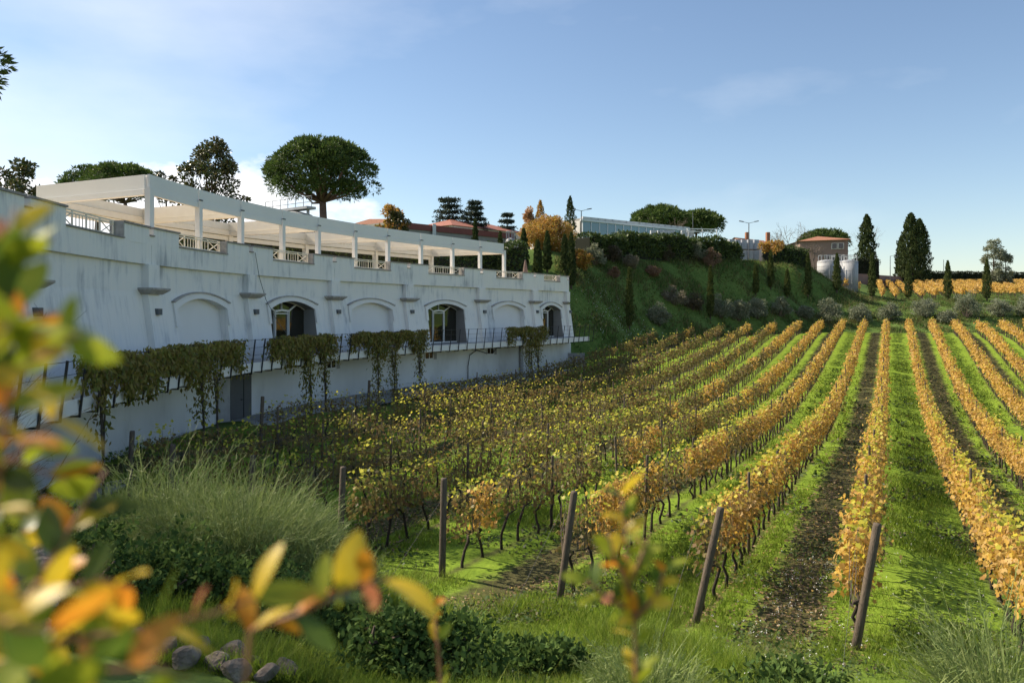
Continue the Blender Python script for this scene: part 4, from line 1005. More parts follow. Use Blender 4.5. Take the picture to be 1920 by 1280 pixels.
# orange roofed building with chimneys
ob = empty('chimneyed_building', (*pt2(1415, 170), 8), 'low building with an orange tiled roof and two chimneys beyond the wrapped stacks', 'building')
A, B = pt2(1388, 168), pt2(1444, 176); zt = zpx(452, 170); m_ = MB(); n_ = np.array([-1.0, 6]); m_.hexa([A, B, B + n_, A + n_], 5, zt); m_.build('wall', M['pale_wall'], ob)
m_ = MB(); m_.add([(*A, zt), (*B, zt), (*(B + n_), zt), (*(A + n_), zt), (*(A + n_ / 2), zt + .9), (*(B + n_ / 2), zt + .9)], [[0, 1, 5, 4], [2, 3, 4, 5], [0, 4, 3], [1, 2, 5]]); rf = m_.build('roof', M['roof_tile'], ob)
for px in (1402, 1441):
    q = pt2(px, 171); MB().box((q[0] - .35, 171, zt), (q[0] + .35, 172, zt + 2.0)).build('chimney', M['roof_tile'], rf)
# wrapped pallet stacks
for r_ in range(2):
    for k in range(5):
        px = 1370 + k * 11.5; Y = 124 + r_ * .3 + k * .6; q = pt2(px, Y); z0 = zpx(487, Y) - .2 + r_ * 1.75 if r_ else zpx(487, Y) - .2
        t = empty('wrapped_stack', (*q, z0), ('%s wrapped pallet stack of the %s tier, counted from the hedge' % (('first', 'second', 'third', 'fourth', 'fifth')[k], ('lower', 'upper')[r_])), 'pallet stack', 'film wrapped pallet stacks')
        m_ = MB(); m_.beam(q - [.42, 0], q + [.42, .3], .9, z0 + .14, z0 + 1.62); m_.build('load', M['wrapped'], t)
        m_ = MB(); m_.beam(q - [.43, 0], q + [.43, .3], .94, z0, z0 + .13); m_.build('pallet', M['post_wood'], t)
for k in range(6):
    px = (1226, 1239, 1250, 1260, 1284, 1296)[k]; Y = 119 + k * .8; q = pt2(px, Y); z0 = zpx(441, Y) - .3
    t = empty('liquid_container', (*q, z0), '%s white liquid container in a cage, counted along the hedge top' % ('first', 'second', 'third', 'fourth', 'fifth', 'sixth')[k], 'container', 'white caged containers')
    MB().box((q[0] - .42, Y, z0 + .12), (q[0] + .42, Y + .9, z0 + 1.05)).build('tank_body', M['plastic_white'], t)
    m_ = MB()
    for x in np.linspace(-.45, .45, 4): m_.bar((q[0] + x, Y - .03, z0), (q[0] + x, Y - .03, z0 + 1.08), .03)
    for zz in (.1, .55, 1.06): m_.bar((q[0] - .45, Y - .03, z0 + zz), (q[0] + .45, Y - .03, z0 + zz), .03)
    m_.build('cage', M['steel'], t)
    m_ = MB(); m_.box((q[0] - .45, Y - .02, z0 - 3), (q[0] + .45, Y + .95, z0 - .01)); m_.build('base_stack', M['plastic_white'], t)
# white pipe frames by the containers
fr = empty('pipe_frame', (*pt2(1316, 122), 6), 'white pipe frame standing behind the caged containers', 'frame')
for a, b, zz in ((1288, 1345, 429), (1288, 1345, 434)): MB().bar((*pt2(a, 122), zpx(zz, 122)), (*pt2(b, 124), zpx(zz + 1, 124)), .12).build('rail', M['white'], fr)
for px in (1289, 1317, 1344): MB().bar((*pt2(px, 122.5), 5), (*pt2(px, 122.5), zpx(429, 122)), .12).build('post', M['white'], fr)

# lamp posts
def lamp(px, Y, top, arms, label):
    b = ground_pt(px, Y); z1 = zpx(top, Y); t = empty('lamp_post', b, label, 'lamp post', 'lamp posts on the hill')
    MB().tube([b, (b[0], b[1], z1)], [.09, .06], 8).build('pole', M['lamp_grey'], t)
    for s in arms:
        e = (b[0] + s * .95, b[1], z1 + .18); MB().tube([(b[0], b[1], z1 - .05), e], [.035, .03], 6).build('arm', M['lamp_grey'], t)
        MB().bar((e[0] - s * .15, b[1], e[2]), (e[0] + s * .5, b[1], e[2] + .1), .22, .12).build('lamp_head', M['lamp_grey'], t)
lamp(1090, 112, 395, (-1, 1), 'double-armed lamp post at the corner of the glass hall')
lamp(1404, 119, 418, (-1, 1), 'double-armed lamp post in front of the wrapped stacks')
lamp(1299, 150, 397, (), 'plain thin pole in front of the flat pines')
lamp(1669, 172, 480, (1,), 'single lamp post between the two tall cypresses')
lamp(1769, 205, 487, (), 'thin lone post above the long dark hedge')
# low pink wall at the top of the upper vineyard
pw = MB(); pw.beam(pt2(1607, 168), pt2(1730, 190), .4, 3.5, zpx(517, 178)); tag(pw.build('garden_wall', M['house_wall']), 'low pinkish wall behind the upper vineyard', 'wall')

# ------------------------------------------------------------------ grapevines
def cat_mats(V, mi): return np.concatenate(V), np.concatenate(mi)
LOBES = np.array([(0, 0), (.40, .04), (.35, .36), (.54, .60), (.2, .66), (0, 1), (-.2, .66), (-.54, .60), (-.35, .36), (-.40, .04)])
def lobed(V):
    """turn kite quads into lobed vine leaves"""
    V = V.reshape(-1, 4, 3); P = V[:, 0]; D = V[:, 2] - P; X = (V[:, 1] - V[:, 3]); N_ = np.cross(X, D); N_ /= np.maximum(np.linalg.norm(N_, axis=1, keepdims=True), 1e-9); L2 = np.linalg.norm(D, axis=1)[:, None]
    return np.stack([P + X * x * 1.1 + D * y + N_ * L2 * (.22 * abs(x) - .12 * y * y) for x, y in LOBES], 1).reshape(-1, 3)
def vine_leaves(n, kind, size, L_=1.0):
    """leaves of one vine in row coordinates (x along the row, y across, z up)"""
    x = rng.uniform(-L_ / 2, L_ / 2, n); 
    if kind == 'gold': z = .74 + 1.0 * rng.beta(1.25, 1.15, n); y = rng.normal(0, .135, n) * (1.15 - .3 * np.abs(z - 1.2)); low = .45
    else: z = .74 + .95 * rng.beta(1.2, 1.2, n); y = rng.normal(0, .16, n); low = .3
    P = np.stack([x, y, z], 1); D = unit(np.stack([rng.normal(0, .7, n), rng.normal(0, .7, n) + np.sign(y) * .4, rng.normal(-.9, .5, n)], 1))
    nr = np.stack([rng.normal(0, .5, n), np.sign(y) + rng.normal(0, .5, n), rng.normal(.3, .4, n)], 1)
    return kites(P, D, size * rng.uniform(.6, 1.35, n), .85, nrm=nr, fold=.06)
def top_leaves(n, size, L_=1.0):
    x = rng.uniform(-L_ / 2, L_ / 2, n); c = np.round(x * 4) / 4; x = c + rng.normal(0, .07, n)
    P = np.stack([x, rng.normal(0, .13, n), rng.uniform(1.35, 1.95, n)], 1)
    return kites(P, rdir(n) + [0, 0, .1], size * rng.uniform(.7, 1.2, n), .9, nrm=np.tile([0, 0, 1.], (n, 1)), fold=.05)
def vine_trunk(mb, lean, k=0):
    w = lambda: rng.normal(0, .035)
    h = rng.uniform(.62, .78)
    p = [(0, 0, -.12), (lean * .25 + w(), w(), h * .25), (lean * .6 + w(), w(), h * .55), (lean + w(), w(), h * .85), (lean + .05, w(), h)]
    mb.tube(p, [.042, .034, .03, .034, .028], 6)
    s = 1 if lean > 0 else -1
    q = [p[-1], (lean + s * .16, w(), h + .06), (lean + s * .36, w(), h + .05), (lean + s * .55, w(), h + .09)]
    mb.tube(q, [.03, .024, .02, .014], 5)
    return [np.array(v) for v in q]
def vine_canes(mb, q):
    for c in q[1:]:
        for k in range(2):
            e = c + [rng.normal(0, .10), rng.normal(0, .08), rng.uniform(.65, 1.05)]
            mb.tube([c, (c + e) / 2 + rng.normal(0, .04, 3), e], [.009, .007, .004], 3)
def make_vine(kind):
    r = empty('grapevine', (0, 0, 0), 'x', 'grapevine')
    mb = MB(); q = vine_trunk(mb, rng.choice([-1, 1]) * rng.uniform(.05, .25)); mb.build('trunk', M['vine_wood'], r, True)
    mb = MB(); vine_canes(mb, q); mb.build('canes', M['twig'], r)
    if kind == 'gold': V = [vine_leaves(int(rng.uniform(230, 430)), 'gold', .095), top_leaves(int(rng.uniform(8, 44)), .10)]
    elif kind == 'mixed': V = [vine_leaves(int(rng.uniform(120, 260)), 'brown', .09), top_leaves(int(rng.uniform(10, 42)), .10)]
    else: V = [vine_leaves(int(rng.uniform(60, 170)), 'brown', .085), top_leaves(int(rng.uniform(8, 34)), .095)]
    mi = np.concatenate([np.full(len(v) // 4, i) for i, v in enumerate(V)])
    npmesh('foliage', lobed(np.concatenate(V)), 10, [M['vine_gold'] if kind == 'gold' else M['vine_brown_shade'], M['vine_lime']], r, mi, local=True)
    return r
protos = {k: [make_vine(k) for _ in range(n)] for k, n in (('gold', 7), ('mixed', 6), ('sparse', 6))}
for k in protos:
    for p in protos[k]: p['used'] = 0
def copy_tree(o):
    c = o.copy(); C.objects.link(c)
    for ch in o.children:
        d = ch.copy(); C.objects.link(d); d.parent = c
    return c
VS = .92
cand = []
rows = list(range(-9, 9))
for i in rows:
    u = ROW0 + i * ROWD
    for s in np.arange(s_near(i) + .8, float(s_far(u)) - 1, VS):
        x, y = xy(u, s); px = 960 + FPX * x / y
        if px < -60 or px > 2010: continue
        if rng.uniform() < .03: continue
        cand.append((y, i, u, s))
def vine_kind(i, s):  # gold for sunlit stretches; brown kinds carry the shade in their leaf colour
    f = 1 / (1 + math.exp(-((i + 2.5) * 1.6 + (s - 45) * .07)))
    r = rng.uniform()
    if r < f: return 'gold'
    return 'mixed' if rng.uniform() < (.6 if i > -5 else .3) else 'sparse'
cand.sort(); near = cand[:300]; rest = cand[300:]
ORD = 'first second third fourth fifth sixth seventh eighth ninth tenth eleventh twelfth thirteenth fourteenth fifteenth sixteenth seventeenth eighteenth nineteenth twentieth'.split()
def nth(k):
    if k < 20: return ORD[k]
    tens = {2: 'twenty', 3: 'thirty', 4: 'forty', 5: 'fifty', 6: 'sixty', 7: 'seventy'}; a, b = divmod(k + 1, 10)
    return {2: 'twentieth', 3: 'thirtieth', 4: 'fortieth', 5: 'fiftieth', 6: 'sixtieth'}[a] if b == 0 else tens[a] + '-' + ORD[b - 1]
def rown(i):
    if i == 0: return 'straight middle row'
    return ('first' if abs(i) == 1 else ORD[abs(i) - 1]) + ' row ' + ('left' if i < 0 else 'right') + ' of the straight row'
ROWANG = math.pi / 2 - TH
def row_rot(i): return ROWANG
Zs = land(np.array([xy(c[2], c[3])[0] for c in cand]), np.array([xy(c[2], c[3])[1] for c in cand]))
rowcount = {}
for k, (y_, i, u, s) in enumerate(near):
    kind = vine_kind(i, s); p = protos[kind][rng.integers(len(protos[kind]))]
    if p['used']: r = copy_tree(p)
    else: r = p; p['used'] = 1
    u2 = u + rng.normal(0, .03); x, y = xy(u2, s); r.location = (x, y, Zs[k]); r.rotation_euler = (0, 0, ROWANG + (math.pi if rng.uniform() < .5 else 0))
    r.scale = (1, 1, rng.uniform(.92, 1.06))
    rowcount[i] = rowcount.get(i, -1) + 1
    tag(r, nth(rowcount[i]) + ' grapevine from the near end of the ' + rown(i), 'grapevine', 'grapevines of the ' + rown(i))
for k in protos:
    for p in protos[k]:
        if not p['used']:
            for ch in list(p.children): bpy.data.objects.remove(ch)
            bpy.data.objects.remove(p)
        else:
            pass
for o in list(C.objects):
    if 'used' in o: del o['used']
# vines past the nearest three hundred: one mass
Vs, Ms, tubes = [], [], MB()
for k, (y_, i, u, s) in enumerate(rest):
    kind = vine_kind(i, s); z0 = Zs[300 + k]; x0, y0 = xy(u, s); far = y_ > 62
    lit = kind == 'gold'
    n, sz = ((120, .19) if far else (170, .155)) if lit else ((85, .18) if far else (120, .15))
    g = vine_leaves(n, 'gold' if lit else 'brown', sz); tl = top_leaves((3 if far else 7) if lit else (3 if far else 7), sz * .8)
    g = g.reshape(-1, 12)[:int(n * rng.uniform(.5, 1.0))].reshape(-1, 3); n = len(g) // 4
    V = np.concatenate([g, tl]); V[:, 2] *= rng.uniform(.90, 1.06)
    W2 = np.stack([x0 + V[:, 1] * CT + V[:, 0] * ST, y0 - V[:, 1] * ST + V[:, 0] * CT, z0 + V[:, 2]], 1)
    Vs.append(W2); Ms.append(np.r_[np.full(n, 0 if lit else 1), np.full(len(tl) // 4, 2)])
    q = np.array([(0, 0, -.1), (rng.normal(0, .06), rng.normal(0, .04), .4), (rng.normal(0, .1), 0, .8)])
    tubes.tube(np.stack([x0 + q[:, 0] * ST + q[:, 1] * CT, y0 + q[:, 0] * CT - q[:, 1] * ST, z0 + q[:, 2]], 1), [.045, .035, .035], 4)
# the upper vineyard beyond the olives
ucand = []
du = unit(np.array([.44, 1.0]))
for r_ in range(26):
    a = pt2(1655 + 25 * r_, 129.5 + min(r_, 3))
    for d in np.arange(0, 64, 1.1):
        q = a + du * d * (1 if r_ < 3 else 1) + rng.normal(0, .05, 2)
        if abs(q[0] / q[1]) < .68: ucand.append(q)
for q in ((1588, 130), (1590, 132), (1586, 128), (1609, 133), (1611, 134), (1598, 150), (1600, 152), (1602, 148)): ucand.append(pt2(*q))
ucand = np.array(ucand); uz = land(ucand[:, 0], ucand[:, 1])
for q, z0 in zip(ucand, uz):
    g = vine_leaves(70, 'gold', .26, 1.3); g[:, 2] *= 1.05
    Vs.append(np.stack([q[0] + g[:, 1] * du[1] + g[:, 0] * du[0], q[1] - g[:, 1] * du[0] + g[:, 0] * du[1], z0 + g[:, 2]], 1)); Ms.append(np.zeros(70))
    tubes.tube([(q[0], q[1], z0 - .1), (q[0], q[1], z0 + .8)], [.05, .04], 4)
fv = empty('far_grapevines', (*xy(0, 70), -5.5), 'golden autumn vine rows receding over the hollow and on the upper slope', 'grapevines', kind='stuff')
a_ = npmesh('foliage', np.concatenate(Vs), 4, [M['vine_gold'], M['vine_brown_shade'], M['vine_lime']], fv, np.concatenate(Ms)); a_['kind'] = 'stuff'
b_ = tubes.build('trunks', M['vine_wood'], fv); b_['kind'] = 'stuff'

# trellis posts and wires
def post_mesh(h, r):
    mb = MB(); mb.lathe((0, 0, 0), [(r * 1.05, -.4), (r, .5), (r * .97, h - .04), (r * .85, h)], 9)
    v = np.concatenate(mb.v); me = bpy.data.meshes.new('trellis_post'); me.from_pydata(v.tolist(), [], mb.f); me.materials.append(M['post_wood']); me.polygons.foreach_set('use_smooth', np.ones(len(me.polygons), bool)); return me
pm_end, pm_mid = post_mesh(2.0, .068), post_mesh(1.9, .036)
cnt = 0
for i in rows:
    u = ROW0 + i * ROWD
    for k, s in enumerate(np.arange(s_near(i), float(s_far(u)), 5.6)):
        x, y = xy(u, s); px = 960 + FPX * x / y
        if px < -20 or px > 1960 or cnt >= 298: continue
        cnt += 1
        o = bpy.data.objects.new('trellis_post', pm_end if k == 0 else pm_mid); C.objects.link(o); o.location = (x, y, land1(x, y))
        if k == 0: o.rotation_euler = (math.radians({0: 8, -1: 14, -2: 7, -3: 1}.get(i, 3)) , math.radians({0: 9, -1: 14, -2: 8}.get(i, 1)), rng.uniform(0, 6)); o.rotation_euler = (-math.radians(2), math.radians({0: 11, -1: 13, -2: 8, -3: 1}.get(i, 2)), 0)
        else: o.rotation_euler = (rng.normal(0, .03), rng.normal(0, .03), rng.uniform(0, 6)); o.scale = (1, 1, rng.uniform(.92, 1.1))
        tag(o, 'stout round wooden end post of the ' + rown(i) if k == 0 else nth(k - 1) + ' thin trellis post along the ' + rown(i), 'post', ('end posts' if k == 0 else 'trellis posts in the ' + rown(i)))
for i in rows:
    u = ROW0 + i * ROWD; ss = np.arange(s_near(i), min(60, float(s_far(u))), 2.8); X_, Y_ = xy(u, ss)
    if not ((np.abs(960 + FPX * X_ / Y_ - 960) < 1000).any()): continue
    zz = land(X_, Y_); t = empty('trellis_wires', (X_[0], Y_[0], zz[0]), 'thin steel wires strung along the ' + rown(i), 'wire', 'trellis wires')
    for h in (.78, 1.25, 1.7): MB().tube(np.stack([X_, Y_, zz + h], 1), .0035, 3).build('wire', M['wire'], t)
    if i in (0, -1, -2, -3):
        x0, y0 = xy(u, 13.6); x1, y1 = xy(u - .1, 11.6); MB().tube([(x0, y0, land1(x0, y0) + 1.6), (x1, y1, land1(x1, y1))], .003, 4).build('stay', M['wire'], t)

# ------------------------------------------------------------------ creepers on the balcony railing
def creeper(px0, px1, hangs, label, dens=820):
    t0, t1 = t_px(px0, 2.6), t_px(px1, 2.6); t = empty('climbing_plant', (*F((t0 + t1) / 2, 2.9), -5), label, 'climbing plant', 'creepers on the balcony railing')
    n = int(dens * (t1 - t0)); tt = rng.uniform(t0, t1, n)
    edge = np.minimum(np.minimum(tt - t0, t1 - tt) / .8, 1)
    thin = .55 + .45 * np.sin(tt * 2.1 + px0) * np.sin(tt * .9)
    keep = rng.uniform(0, 1, n) < np.clip(edge + .3, 0, 1) * np.clip(thin + .6, 0, 1); tt = tt[keep]; n = len(tt)
    bot = ZD + .05 - .35 * np.sin(tt * 1.3 + 1) - .30 * np.sin(tt * 3.7); top = ZD + 1.12 + .08 * np.sin(tt * 2.9)
    z = top - (top - bot) * rng.beta(1.0, 1.35, n); off = 2.68 + rng.normal(0, .16, n)
    P = [np.c_[F(tt, off), z]]
    mb = MB()
    for px, py, w in hangs:
        tc_ = t_px(px, 2.6); zl = zpx(py, F(tc_, 2.7)[1]); m_ = int(330 * w * (ZD - zl)); q = rng.normal(0, w * .42, m_)
        zz = ZD + .2 - (ZD + .2 - zl) * rng.beta(.9, 1.3, m_); P.append(np.c_[F(tc_ + q * (1 - .5 * (ZD - zz) / (ZD - zl + .2)), 2.72 + rng.normal(0, .2, m_)), zz])
        for k in range(3):
            x = tc_ + rng.normal(0, w * .25); mb.tube([F3(x + .1, 2.75, -5.6), F3(x - .05, 2.8, -4), F3(x + rng.normal(0, .15), 2.7, ZD - .2), F3(x + rng.normal(0, .3), 2.7, ZD + .9)], [.035, .03, .025, .01], 5)
    mb.tube([F3(x, 2.7, ZD + 1.05) for x in np.linspace(t0, t1, 14)], .02, 4)
    mb.build('stems', M['bark'], t)
    P = np.concatenate(P); n = len(P); D = unit(np.stack([rng.normal(0, .45, n), rng.normal(0, .45, n), rng.normal(-1, .45, n)], 1))
    nr = np.tile([.8, -.45, .3], (n, 1))
    npmesh('foliage', kites(P, D, .17 * rng.uniform(.6, 1.4, n), .42, nrm=nr), 4, M['creeper'], t)
creeper(150, 452, [(182, 835, .3), (372, 790, .4), (398, 775, .3)], 'widest brown-green creeper hanging over the near end of the balcony railing', 760)
creeper(503, 630, [(575, 775, .6), (605, 745, .4)], 'creeper with long trailing shoots below the first glazed arch')
creeper(655, 800, [(705, 735, .5), (735, 750, .45), (785, 735, .35)], 'flat-topped creeper under the second blind arch', 900)
creeper(948, 1026, [(990, 690, 1.0), (1005, 680, .7)], 'bushy creeper before the last two arches')

# ------------------------------------------------------------------ grass, weeds, flowers
def scatter(n, y0, y1, p=1.6):
    """points spread over the visible ground, denser close by"""
    q = rng.uniform(0, 1, n); e = 1 - p; Y = (y0 ** e + q * (y1 ** e - y0 ** e)) ** (1 / e)
    X = rng.uniform(-.70, .70, n) * Y; return X, Y
def soilness(u, s):
    f = np.abs(((u - (ROW0 - 1.15)) / (2 * ROWD) + .5) % 1 - .5); f2 = np.abs(((u - ROW0) / ROWD + .5) % 1 - .5)
    return np.maximum((f < .14) * .93, (f2 < .06) * .75) * (s > 11) * (s < s_far(u))
X, Y = scatter(430000, 7, 75, 1.55); u, s = us(X, Y)
ok = (rng.uniform(0, 1, len(X)) > soilness(u, s)) & (u > -24.5) & (s < s_far(u))
X, Y, u, s = X[ok], Y[ok], u[ok], s[ok]; Z = land(X, Y) - .02; n = len(X); sc = np.clip(Y / 14, .8, 4)
patch = .75 + .5 * np.sin(X * 1.1 + np.sin(Y * .7) * 2) * np.sin(Y * .9 + X * .3) + rng.normal(0, .2, n)
h = np.clip(.13 * patch, .05, .3) * (1 + .25 * (sc - 1)) * np.where(s < 13.5, 1.9 + .9 * np.sin(X * 2.3 + 1) * np.sin(Y * 1.9), 1.0); w = .010 * sc
a = rng.uniform(0, 6.283, n); lean = rng.normal(0, .45, (n, 2)) * h[:, None]
B = np.stack([X, Y, Z], 1); wv = np.stack([np.cos(a) * w, np.sin(a) * w, np.zeros(n)], 1)
V = np.stack([B - wv, B + wv, B + np.c_[lean, h]], 1)
tag(npmesh('grass', V.reshape(-1, 3), 3, M['grass']), 'short lush grass between the vine rows and on the near slope', 'grass', kind='stuff')
# rough grass on the bank
n = 140000; px = rng.uniform(1040, 1960, n); Yq = rng.uniform(74, 130, n); X = (px - 960) / FPX * Yq; u, s = us(X, Yq); ok = (s > s_far(u) + .5); X, Yq = X[ok], Yq[ok]; n = len(X); Z = land(X, Yq) - .03
h = rng.uniform(.12, .5, n) * np.clip(.9 + .9 * np.sin(X * .8 + np.sin(Yq * .5)) * np.sin(Yq * .9 + X * .35), .25, 2); a = rng.uniform(0, 6.283, n); w = .07
B = np.stack([X, Yq, Z], 1); wv = np.stack([np.cos(a) * w, np.sin(a) * w, np.zeros(n)], 1); V = np.stack([B - wv, B + wv, B + np.c_[rng.normal(0, .18, (n, 2)), h]], 1)
tag(npmesh('rough_grass', V.reshape(-1, 3), 3, M['grass_far']), 'rough dark grass covering the green bank', 'grass', kind='stuff')
# broad-leaved weeds and dry litter
def litter(name, n, y1, test, mt, size, up, label):
    X, Y = scatter(n, 7.5, y1, 1.5); u, s = us(X, Y); ok = test(u, s, X, Y); X, Y = X[ok], Y[ok]; n = len(X); Z = land(X, Y)
    P = np.stack([X, Y, Z + rng.uniform(0, .10, n) * up], 1); D = unit(np.stack([rng.normal(0, 1, n), rng.normal(0, 1, n), rng.uniform(0, up, n)], 1))
    sz = size * np.clip(Y / 14, .9, 3.2) * rng.uniform(.6, 1.4, n)
    tag(npmesh(name, kites(P, D, sz, .6, nrm=np.tile([0, 0, 1.], (n, 1))), 4, M[mt]), label, name.replace('_', ' '), kind='stuff')
nz_ = lambda X, Y: np.sin(X * 1.7 + np.sin(Y * 1.1) * 1.5) + np.sin(Y * 1.3 - X * .8 + 2)
litter('weeds', 90000, 60, lambda u, s, X, Y: (u > -24) & (s < s_far(u)) & (nz_(X, Y) > .35), 'weed', .075, .8, 'patches of low broad-leaved weeds between the vines')
litter('fallen_leaves', 90000, 70, lambda u, s, X, Y: ((soilness(u, s) > .5) | ((np.abs(((u - ROW0) / ROWD + .5) % 1 - .5) < .2) & (rng.uniform(0, 1, len(u)) < .35))) & (s < s_far(u)) & (s > 12) & (u > -22), 'dry', .06, .2, 'fallen dry leaves on the tilled strips')
n = 420; fu = rng.normal(-1.6, .55, n); fs = rng.uniform(9.5, 19, n); X, Y = xy(fu, fs); k = rng.uniform(0, 1, n) < .5 + .5 * np.sin(X * 3) * np.sin(Y * 2.3); X, Y = X[k], Y[k]
n2 = 900; X2, Y2 = xy(rng.normal(1.0, .9, n2), rng.uniform(10, 26, n2)); X, Y = np.r_[X, X2[:160]], np.r_[Y, Y2[:160]]
c_ = np.repeat(np.stack([X, Y, land(X, Y) + rng.uniform(.1, .24, len(X))], 1), 3, 0); c_ = c_ + rng.normal(0, .012, c_.shape)
n3 = 420; px = np.r_[rng.normal(1140, 35, n3 // 2), rng.normal(1185, 40, n3 // 2)]; Yb = rng.uniform(80, 90, n3); Xb = (px - 960) / FPX * Yb; ub, sb = us(Xb, Yb); kb = sb > s_far(ub) + .3; Xb, Yb = Xb[kb], Yb[kb]
cb = np.stack([Xb, Yb, land(Xb, Yb) + .4], 1)
V = np.concatenate([kites(c_, rdir(len(c_)) + [0, 0, .3], .022, .9), kites(cb, rdir(len(cb)), .085, .9)])
tag(npmesh('white_flowers', V, 4, M['petal']), 'small white flowers scattered in the grass and on the bank', 'flowers', kind='stuff')

# ------------------------------------------------------------------ near slope: broom, bushes, rocks
def broom(base, W_, H_, n, label, mt='broom', name='broom_shrub', lean=(0, 0), tips=7, wd=.006, group='broom shrubs on the near slope', upright=1.0):
    base = np.array(base, float); t = empty(name, base, label, 'shrub', group)
    r = np.sqrt(rng.uniform(0, 1, n)); a = rng.uniform(0, 6.283, n); R0 = np.stack([np.cos(a), np.sin(a), 0 * a], 1)
    st = base + R0 * (r * W_ * .28)[:, None]; st[:, 2] = land(st[:, 0], st[:, 1]) + rng.uniform(0, .45, n) * H_ * .6
    L_ = H_ * (1.05 - .55 * r) * rng.uniform(.45, 1.0, n)
    d1 = unit(R0 * (.25 + .5 * r)[:, None] / upright + rng.normal(0, .26, (n, 3)) + np.array([lean[0], lean[1], 1.0])); d2 = unit(d1 + R0 * .22 + rng.normal(0, .30, (n, 3)))
    p1 = st + d1 * (L_ * .5)[:, None]; p2 = p1 + d2 * (L_ * .5)[:, None]
    x = unit(np.cross(d1, rdir(n))) * (wd * rng.uniform(.6, 1.3, n))[:, None]
    S = [np.stack([st - x, st + x, p1 + x * .8, p1 - x * .8], 1), np.stack([p1 - x * .8, p1 + x * .8, p2 + x * .25, p2 - x * .25], 1)]
    K = []
    for k in range(tips):
        f = rng.uniform(.15, 1, n)[:, None]; b = p1 + (p2 - p1) * f; dd = unit(d2 + rng.normal(0, .75, (n, 3))); L2 = rng.uniform(.04, .15, n)[:, None] * min(H_, 2.4) * .6; e = b + dd * L2
        S.append(np.stack([b - x * .6, b + x * .6, e + x * .3, e - x * .3], 1)); 
    V = np.concatenate(S).reshape(-1, 3); npmesh('stems', V, 4, M[mt], t); return t
g = lambda px, Y: ground_pt(px, Y)
broom(g(450, 12.6), 3.6, 2.2, 4600, 'big pale green broom shrub in front of the left end posts', lean=(.12, 0))
broom(g(600, 12.0), 2.0, 1.3, 2000, 'low pale broom spreading right of the big one', lean=(.25, 0))
broom(g(270, 12.4), 2.6, 1.7, 1900, 'pale broom at the foot of the stone edge, left of the big one')
broom(g(335, 13.2), 1.6, 2.6, 420, 'tall thin broom with long bare stems before the wall', upright=1.6, wd=.008)
broom(g(262, 13.0), .9, 2.6, 120, 'sparse tall broom stems left of the tall thin one', upright=2, wd=.008)
broom(g(1885, 8.2), 1.5, 1.75, 700, 'yellow-green broom in the lower right corner', wd=.007)
broom(g(1215, 7.2), 1.3, .95, 700, 'low yellow-green broom at the bottom edge below the red-stemmed sprig', wd=.006)
broom(g(690, 9.6), 1.0, .6, 260, 'small heap of dry grey stalks among the green bushes', 'dry', 'dry_stalks', (.6, 0))
broom(np.array([-6.4, 8.2, land1(-6.4, 8.2)]), 2.4, 3.7, 240, 'dark leafless broom with stiff stems against the white wall', 'brownshrub', 'bare_broom', tips=4, wd=.009, upright=1.3)
broom(np.array([-7.6, 9.0, land1(-7.6, 9.0)]), 2.2, 2.9, 900, 'dark dense broom at the near foot of the winery wall', 'brownshrub', 'bare_broom', tips=3, wd=.008)
for px, Y, w, h, lb in ((560, 9.0, 2.0, .8, 'low dark green bush above the rocks'), (690, 8.4, 2.0, .75, 'low green bush at the bottom edge right of the rocks'), (830, 8.2, 1.8, .6, 'low green bush beside the thin upright sprig'), (430, 10.4, 2.4, .9, 'dark green bush under the big broom'),
                        (300, 10.2, 2.4, 1.1, 'dark green bush at the foot of the left broom'), (130, 9.4, 2.6, 1.5, 'dark leafy bush behind the foreground leaves'), (1010, 9.2, 1.4, .4, 'low weedy tuft in the near grass'), (1480, 8.6, 1.8, .45, 'low green weeds by the near end of the tilled strip')):
    bush(g(px, Y), w, h, lb, 'bush_green', n=3600, leaf=.085, asp=.55, clumps=40, group='low bushes on the near slope')
# rocks
def rock(p, r, k, label):
    import bmesh
    bm = bmesh.new(); bmesh.ops.create_icosphere(bm, subdivisions=3, radius=1)
    ax = rng.normal(size=(5, 3)); ph = rng.uniform(0, 6, 5); cut = rdir(7); off = rng.uniform(.45, .8, 7)
    for v in bm.verts:
        c = np.array(v.co)
        for d, o in zip(cut, off):
            e = c @ d - o
            if e > 0: c = c - d * e * .85
        c = c * (1 + .05 * sum(math.sin(c @ a * 3 + q) for a, q in zip(ax, ph)) / 2); v.co = Vector(c * r * np.array([1.2, 1, .75]))
    me = bpy.data.meshes.new('rock'); bm.to_mesh(me); bm.free(); o = finish(me, 'rock', M['rock'], None, None, False); o.location = p; o.rotation_euler = (rng.normal(0, .2), rng.normal(0, .2), rng.uniform(0, 6)); tag(o, label, 'rock', 'rocks edging the near slope')
rk = [(370, 7.5, .14), (440, 7.4, .16), (405, 7.1, .12), (480, 7.3, .10), (545, 7.2, .12), (345, 7.0, .13), (300, 7.3, .15), (500, 6.9, .11), (440, 6.8, .12), (250, 7.4, .15)]
for k, (px, Y, r) in enumerate(rk):
    b = g(px, Y); rock((b[0], b[1], b[2] + r * .75), r, k, nth(k) + ' pale rough stone of the heap at the lower edge')
for k in range(12):
    Y = 6.2 + .28 * k; x = -.60 * Y + rng.normal(0, .1); z = land1(x, Y); rock((x, Y, z + .25 + (k % 3) * .22), .22, k, nth(k) + ' dark stone of the dry edge behind the foreground leaves')

